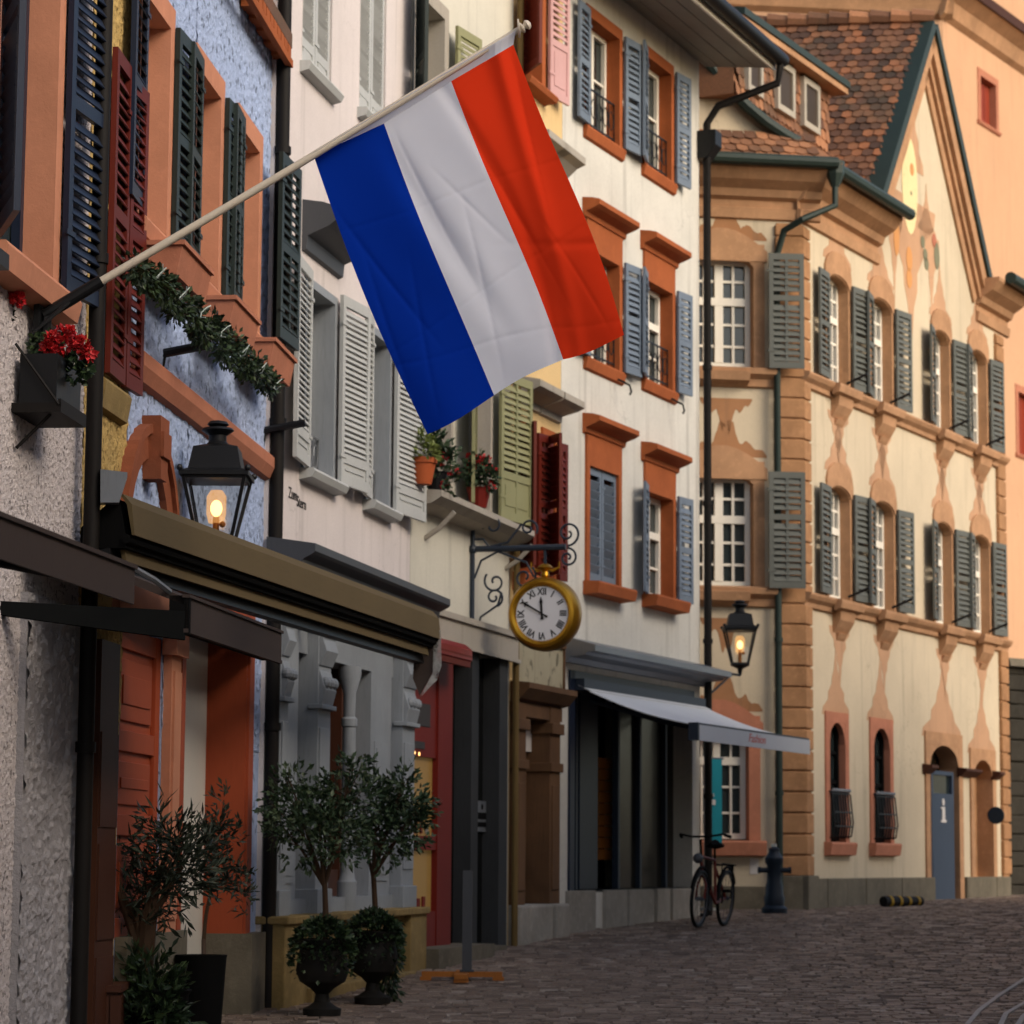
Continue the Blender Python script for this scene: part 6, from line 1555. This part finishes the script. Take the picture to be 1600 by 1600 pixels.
# hydrant
b = at(1210, 1414, 36.6); b.z = gz(36.6)
t = thing('hydrant', 'dark blue cast iron hydrant standing by the town hall corner', 'hydrant', b)
mb = MB(); mb.lathe(b, [(.17, 0), (.175, .06), (.13, .1), (.14, .2), (.12, .24), (.115, .36), (.1, .4), (.095, .62), (.12, .66), (.12, .72), (.09, .76), (.07, .8), (.075, .84), (.03, .87)], 18); part(t, 'barrel', mb, M['hydrant'], smooth='auto')
mb = MB()
for s in (-1, 1): mb.tube([b + Vector((s * .08, -.02, .56)), b + Vector((s * .2, -.03, .56))], .035, 10); mb.tube([b + Vector((s * .18, -.03, .56)), b + Vector((s * .22, -.03, .56))], .045, 6)
part(t, 'outlet', mb, M['hydrant']); mb = MB(); mb.lathe(b, [(.035, .86), (.035, .9), (.02, .91)], 6); part(t, 'cap_nut', mb, M['chrome'])

# teal banner on the end front
a_, b_, c_, d_ = FL.rc(1106, 1186, 1128, 1322, .5)
p = FL.P((a_ + b_) / 2, .5, c_)
t = thing('banner', 'narrow teal banner hanging before the ground floor window', 'banner', p)
part(t, 'cloth', MB().box(FL, a_, b_, .505, .513, c_, d_), M['teal'])
mb = MB(); mb.tube([FL.P(a_ - .03, .5, d_ + .01), FL.P(b_ + .03, .5, d_ + .01)], .014, 6); mb.tube([FL.P(a_ - .04, .5, gz(38)), FL.P(a_ - .04, .5, d_ + .05)], .016, 6); mb.lathe(FL.P(a_ - .04, .5, gz(37.5)), [(.16, 0), (.16, .03), (.03, .05)], 14); part(t, 'stand', mb, M['chrome'])
mb = MB(); mb.box(FL, a_ + .03, a_ + .1, .507 + .012, .525, c_ + .55, c_ + .62); mb.box(FL, a_ + .03, a_ + .08, .519, .525, c_ + .66, c_ + .7); part(t, 'banner_mark', mb, M['paper'])
# paper notice
a_, b_, c_, d_ = FL.rc(1172, 1341, 1186, 1366, .02)
solo('notice', MB().box(FL, a_, b_, .004, .012, c_, d_), M['paper'], FL.P((a_ + b_) / 2, .004, c_), 'white paper notice stuck below the ground floor window of the town hall', 'notice')
# round blue sign
c = FT.hit(1556, 1274, .2); b = FT.P(c[0], .2, c[1])
t = thing('round_sign', 'small round dark blue sign sticking out beside the far quoins', 'sign', b)
mb = MB(); mb.lathe(b, [(.13, -.01), (.14, 0), (.13, .012)], 24, axis=Vector((-.3, -1, 0))); part(t, 'disc', mb, M['hydrant']); mb = MB(); mb.tube([b + Vector((.03, .05, 0)), FT.P(c[0] + .2, .0, c[1] + .03)], .014, 6); part(t, 'bracket', mb, M['iron'])
# striped rubber ramp pieces at the plinth
for i, (x, lab) in enumerate(((1395, 'black hose cover with yellow bands lying by the town hall plinth, the thicker'), (1424, 'black hose cover with yellow bands lying by the town hall plinth, near the blue door'))):
    c = at(x, 1401, 39.3 + i * .5); c.z = gz(39.3 + i * .5)
    t = thing('hose_cover', lab, 'hose cover', c, 'striped hose covers by the plinth')
    r_ = .075 - .01 * i; e = Vector((FT.t.x, FT.t.y, 0)) * .5 + Vector((.14, -.1, 0)); mb = MB(); mb.tube([c + Vector((0, 0, r_)) - e * .42, c + Vector((0, 0, r_)) + e * .42], r_, 12); part(t, 'tube', mb, M['rubber'])
    mb = MB()
    for f in (-.22, .18): mb.tube([c + Vector((0, 0, r_)) + e * f, c + Vector((0, 0, r_)) + e * (f + .1)], r_ + .006, 12)
    part(t, 'band', mb, M['yellowtape'])

# ================================================================== ground
mb = MB(); ys = [-40, -10] + [y for y, _ in GP[1:-1]] + [23.5, 24.5, 30.5, 40, 46, 100, 250, 400]; ys = sorted(set(ys)); xs_ = [-300, -60, -12, 0, 12, 60, 300]
for y0, y1 in zip(ys, ys[1:]):
    for x0, x1 in zip(xs_, xs_[1:]): mb.quad(Vector((x0, y0, gz(y0) - .02)), Vector((x1, y0, gz(y0) - .02)), Vector((x1, y1, gz(y1) - .02)), Vector((x0, y1, gz(y1) - .02)))
g = finish('ground', mb, M['joint'], (0, 0, 0)); tag(g, 'brown dirt between and around the paving setts', 'ground', kind='structure')
def xleft(y):
    best = -9
    for F, a_, b_ in ((FB, -20, 0), (FP, 0, 4.4), (FG, 0, 4), (FO, 0, 2.2), (FY, 0, 6)):
        p0, p1 = F.P(a_, 0, 0), F.P(b_, 0, 0)
        if min(p0.y, p1.y) <= y <= max(p0.y, p1.y): best = max(best, p0.x + (p1.x - p0.x) * (y - p0.y) / (p1.y - p0.y))
    return best
mb = MB(); y = 13.5; row = 0; r = random.Random(11)
V, Fc = mb.v, mb.f
while y < 47.5:
    dy = r.uniform(.09, .115); x = max(-4.2, (xleft(y) if y < 35.6 else .5 * 0 + 1.0) - .5) + r.uniform(0, .15); xe = .19 * y + 1.6
    while x < xe:
        l = r.uniform(.11, .21); ya = y + .03 * math.sin(x * .9 + y * .2) + r.uniform(-.006, .006); h = r.uniform(-.004, .004); c = .011; tl = r.uniform(-.004, .004); tx = r.uniform(-.006, .006)
        x0, x1, y0, y1 = x + .004, x + l - .004, ya + .003, ya + dy - .003; z0, z1 = gz(y0), gz(y1); b = len(V)
        V += [(x0, y0, z0 - .03), (x1, y0, z0 - .03), (x1, y1, z1 - .03), (x0, y1, z1 - .03), (x0 + c, y0 + c, z0 + h - tl), (x1 - c, y0 + c, z0 + h - tl + tx), (x1 - c, y1 - c, z1 + h + tl + tx), (x0 + c, y1 - c, z1 + h + tl)]
        for f in ((4, 5, 6, 7), (0, 1, 5, 4), (1, 2, 6, 5), (2, 3, 7, 6), (3, 0, 4, 7)): Fc.append(tuple(q + b for q in f)); mb.m.append(0)
        x += l
    y += dy; row += 1
g = finish('paved_street', mb, M['sett'], (0, 20, 0), recalc=False); g.location = (0, 20, 0); tag(g, 'worn brown stone setts paving the lane', 'street', kind='structure')
mb = MB()
def gpt(px, py):
    Y = 20.0
    for _ in range(30):
        d = ray(px, py); Y = (gz(Y) - EYE.z) / d.z * d.y
    p = at(px, py, Y); return p
for pts in (((1512, 1602), (1530, 1580), (1562, 1556), (1612, 1524)), ((1560, 1610), (1572, 1585), (1605, 1566)), ((1590, 1604), (1600, 1588), (1630, 1572))):
    P3 = [gpt(*q) for q in pts]
    for a_, b_ in zip(P3, P3[1:]):
        n = max(1, int((b_ - a_).length / .16)); d = (b_ - a_).normalized(); s = Vector((d.y, -d.x, 0)) * .02
        for i in range(n):
            p, q = a_ + (b_ - a_) * (i / n) + d * .008, a_ + (b_ - a_) * ((i + 1) / n) - d * .008
            p.z = gz(p.y) + .012; q.z = gz(q.y) + .012; z = Vector((0, 0, -.04))
            mb.add([p - s, p + s, q + s, q - s, p - s + z, p + s + z, q + s + z, q - s + z], [(0, 1, 2, 3), (4, 5, 1, 0), (5, 6, 2, 1), (6, 7, 3, 2), (7, 4, 0, 3)])
g = finish('kerb_line', mb, M['palestone'], (3.5, 21, .4)); g.location = (3.5, 21, .4); tag(g, 'pale stone lines curving through the paving at the lower right', 'kerb line', kind='structure')

# ================================================================== opposite side of the lane (shades the street)
OPP = True
if OPP:
    Fopp = Frame((7.0, 29.5), (0, -1)); Fset = Frame((11.0, 37.5), (0, -1))  # unseen set back house is added to darken the lower town hall
    for i, (a_, b_, h, m) in enumerate(((0, 10, 8.8, 'greywall'), (10.02, 18, 8.4, 'yellow'), (18.02, 28, 9.0, 'pinkwhite'), (28.02, 40, 8.8, 'dull'), (0, 8, 7.2, 'yellow'))):
        Hh = House(Fset if i == 4 else Fopp, a_, b_, h, 'townhouse', ('plain pale grey house', 'plain ochre house', 'plain white house', 'plain dull plaster house', 'set back ochre house added for shade')[i] + ' across the lane, outside the picture')
        for f in (.25, .7):
            for z in (2.2, 5.0, 7.4):
                if z + 1.5 < h: 
                    u = a_ + (b_ - a_) * f; window(Hh, (u - .45, u + .45, z, z + 1.4), 'dull', sw=.1, depth=.2)
        Hh.wall(M[m]); Hh.roof(over=.3, rise=2.2)

# ================================================================== light and camera
SUN_AZ, SUN_EL = R(126), R(30)      # azimuth of the sun, clockwise from +Y
w = bpy.data.worlds.new('World'); scene.world = w; w.use_nodes = True
nt = w.node_tree; bg = nt.nodes['Background']; sky = nt.nodes.new('ShaderNodeTexSky'); sky.sky_type = 'NISHITA'; sky.sun_disc = False
sky.sun_elevation = SUN_EL; sky.sun_rotation = SUN_AZ; sky.air_density = 1.0; sky.dust_density = 3.0; sky.ozone_density = .5
nt.links.new(sky.outputs[0], bg.inputs[0]); bg.inputs[1].default_value = .15
ld = bpy.data.lights.new('sun', 'SUN'); ld.energy = 1.1; ld.angle = R(35); ld.color = (1, .89, .75)
lo = bpy.data.objects.new('sun', ld); COL.objects.link(lo)
dirs = Vector((math.sin(SUN_AZ) * math.cos(SUN_EL), math.cos(SUN_AZ) * math.cos(SUN_EL), math.sin(SUN_EL)))
lo.rotation_euler = (-dirs).to_track_quat('-Z', 'Y').to_euler(); lo.location = (20, -10, 30)
cd = bpy.data.cameras.new('camera'); co = bpy.data.objects.new('camera', cd); COL.objects.link(co)
cd.sensor_fit = 'HORIZONTAL'; cd.sensor_width = 36; cd.lens = 36 * FPX / 1600; cd.clip_end = 2000; cd.clip_start = .1
cd.dof.use_dof = True; cd.dof.focus_distance = 14.4; cd.dof.aperture_fstop = 5.0
mt = Matrix((CRT, CUP, -CFW)).transposed().to_4x4(); mt.translation = EYE; co.matrix_world = mt
scene.camera = co
vs_ = scene.view_settings; vs_.view_transform = 'Standard'; vs_.look = 'None'; vs_.exposure = 0.5; vs_.gamma = 1; vs_.use_curve_mapping = False
scene.cycles.max_bounces = 6; scene.cycles.transparent_max_bounces = 12; scene.cycles.use_denoising = True
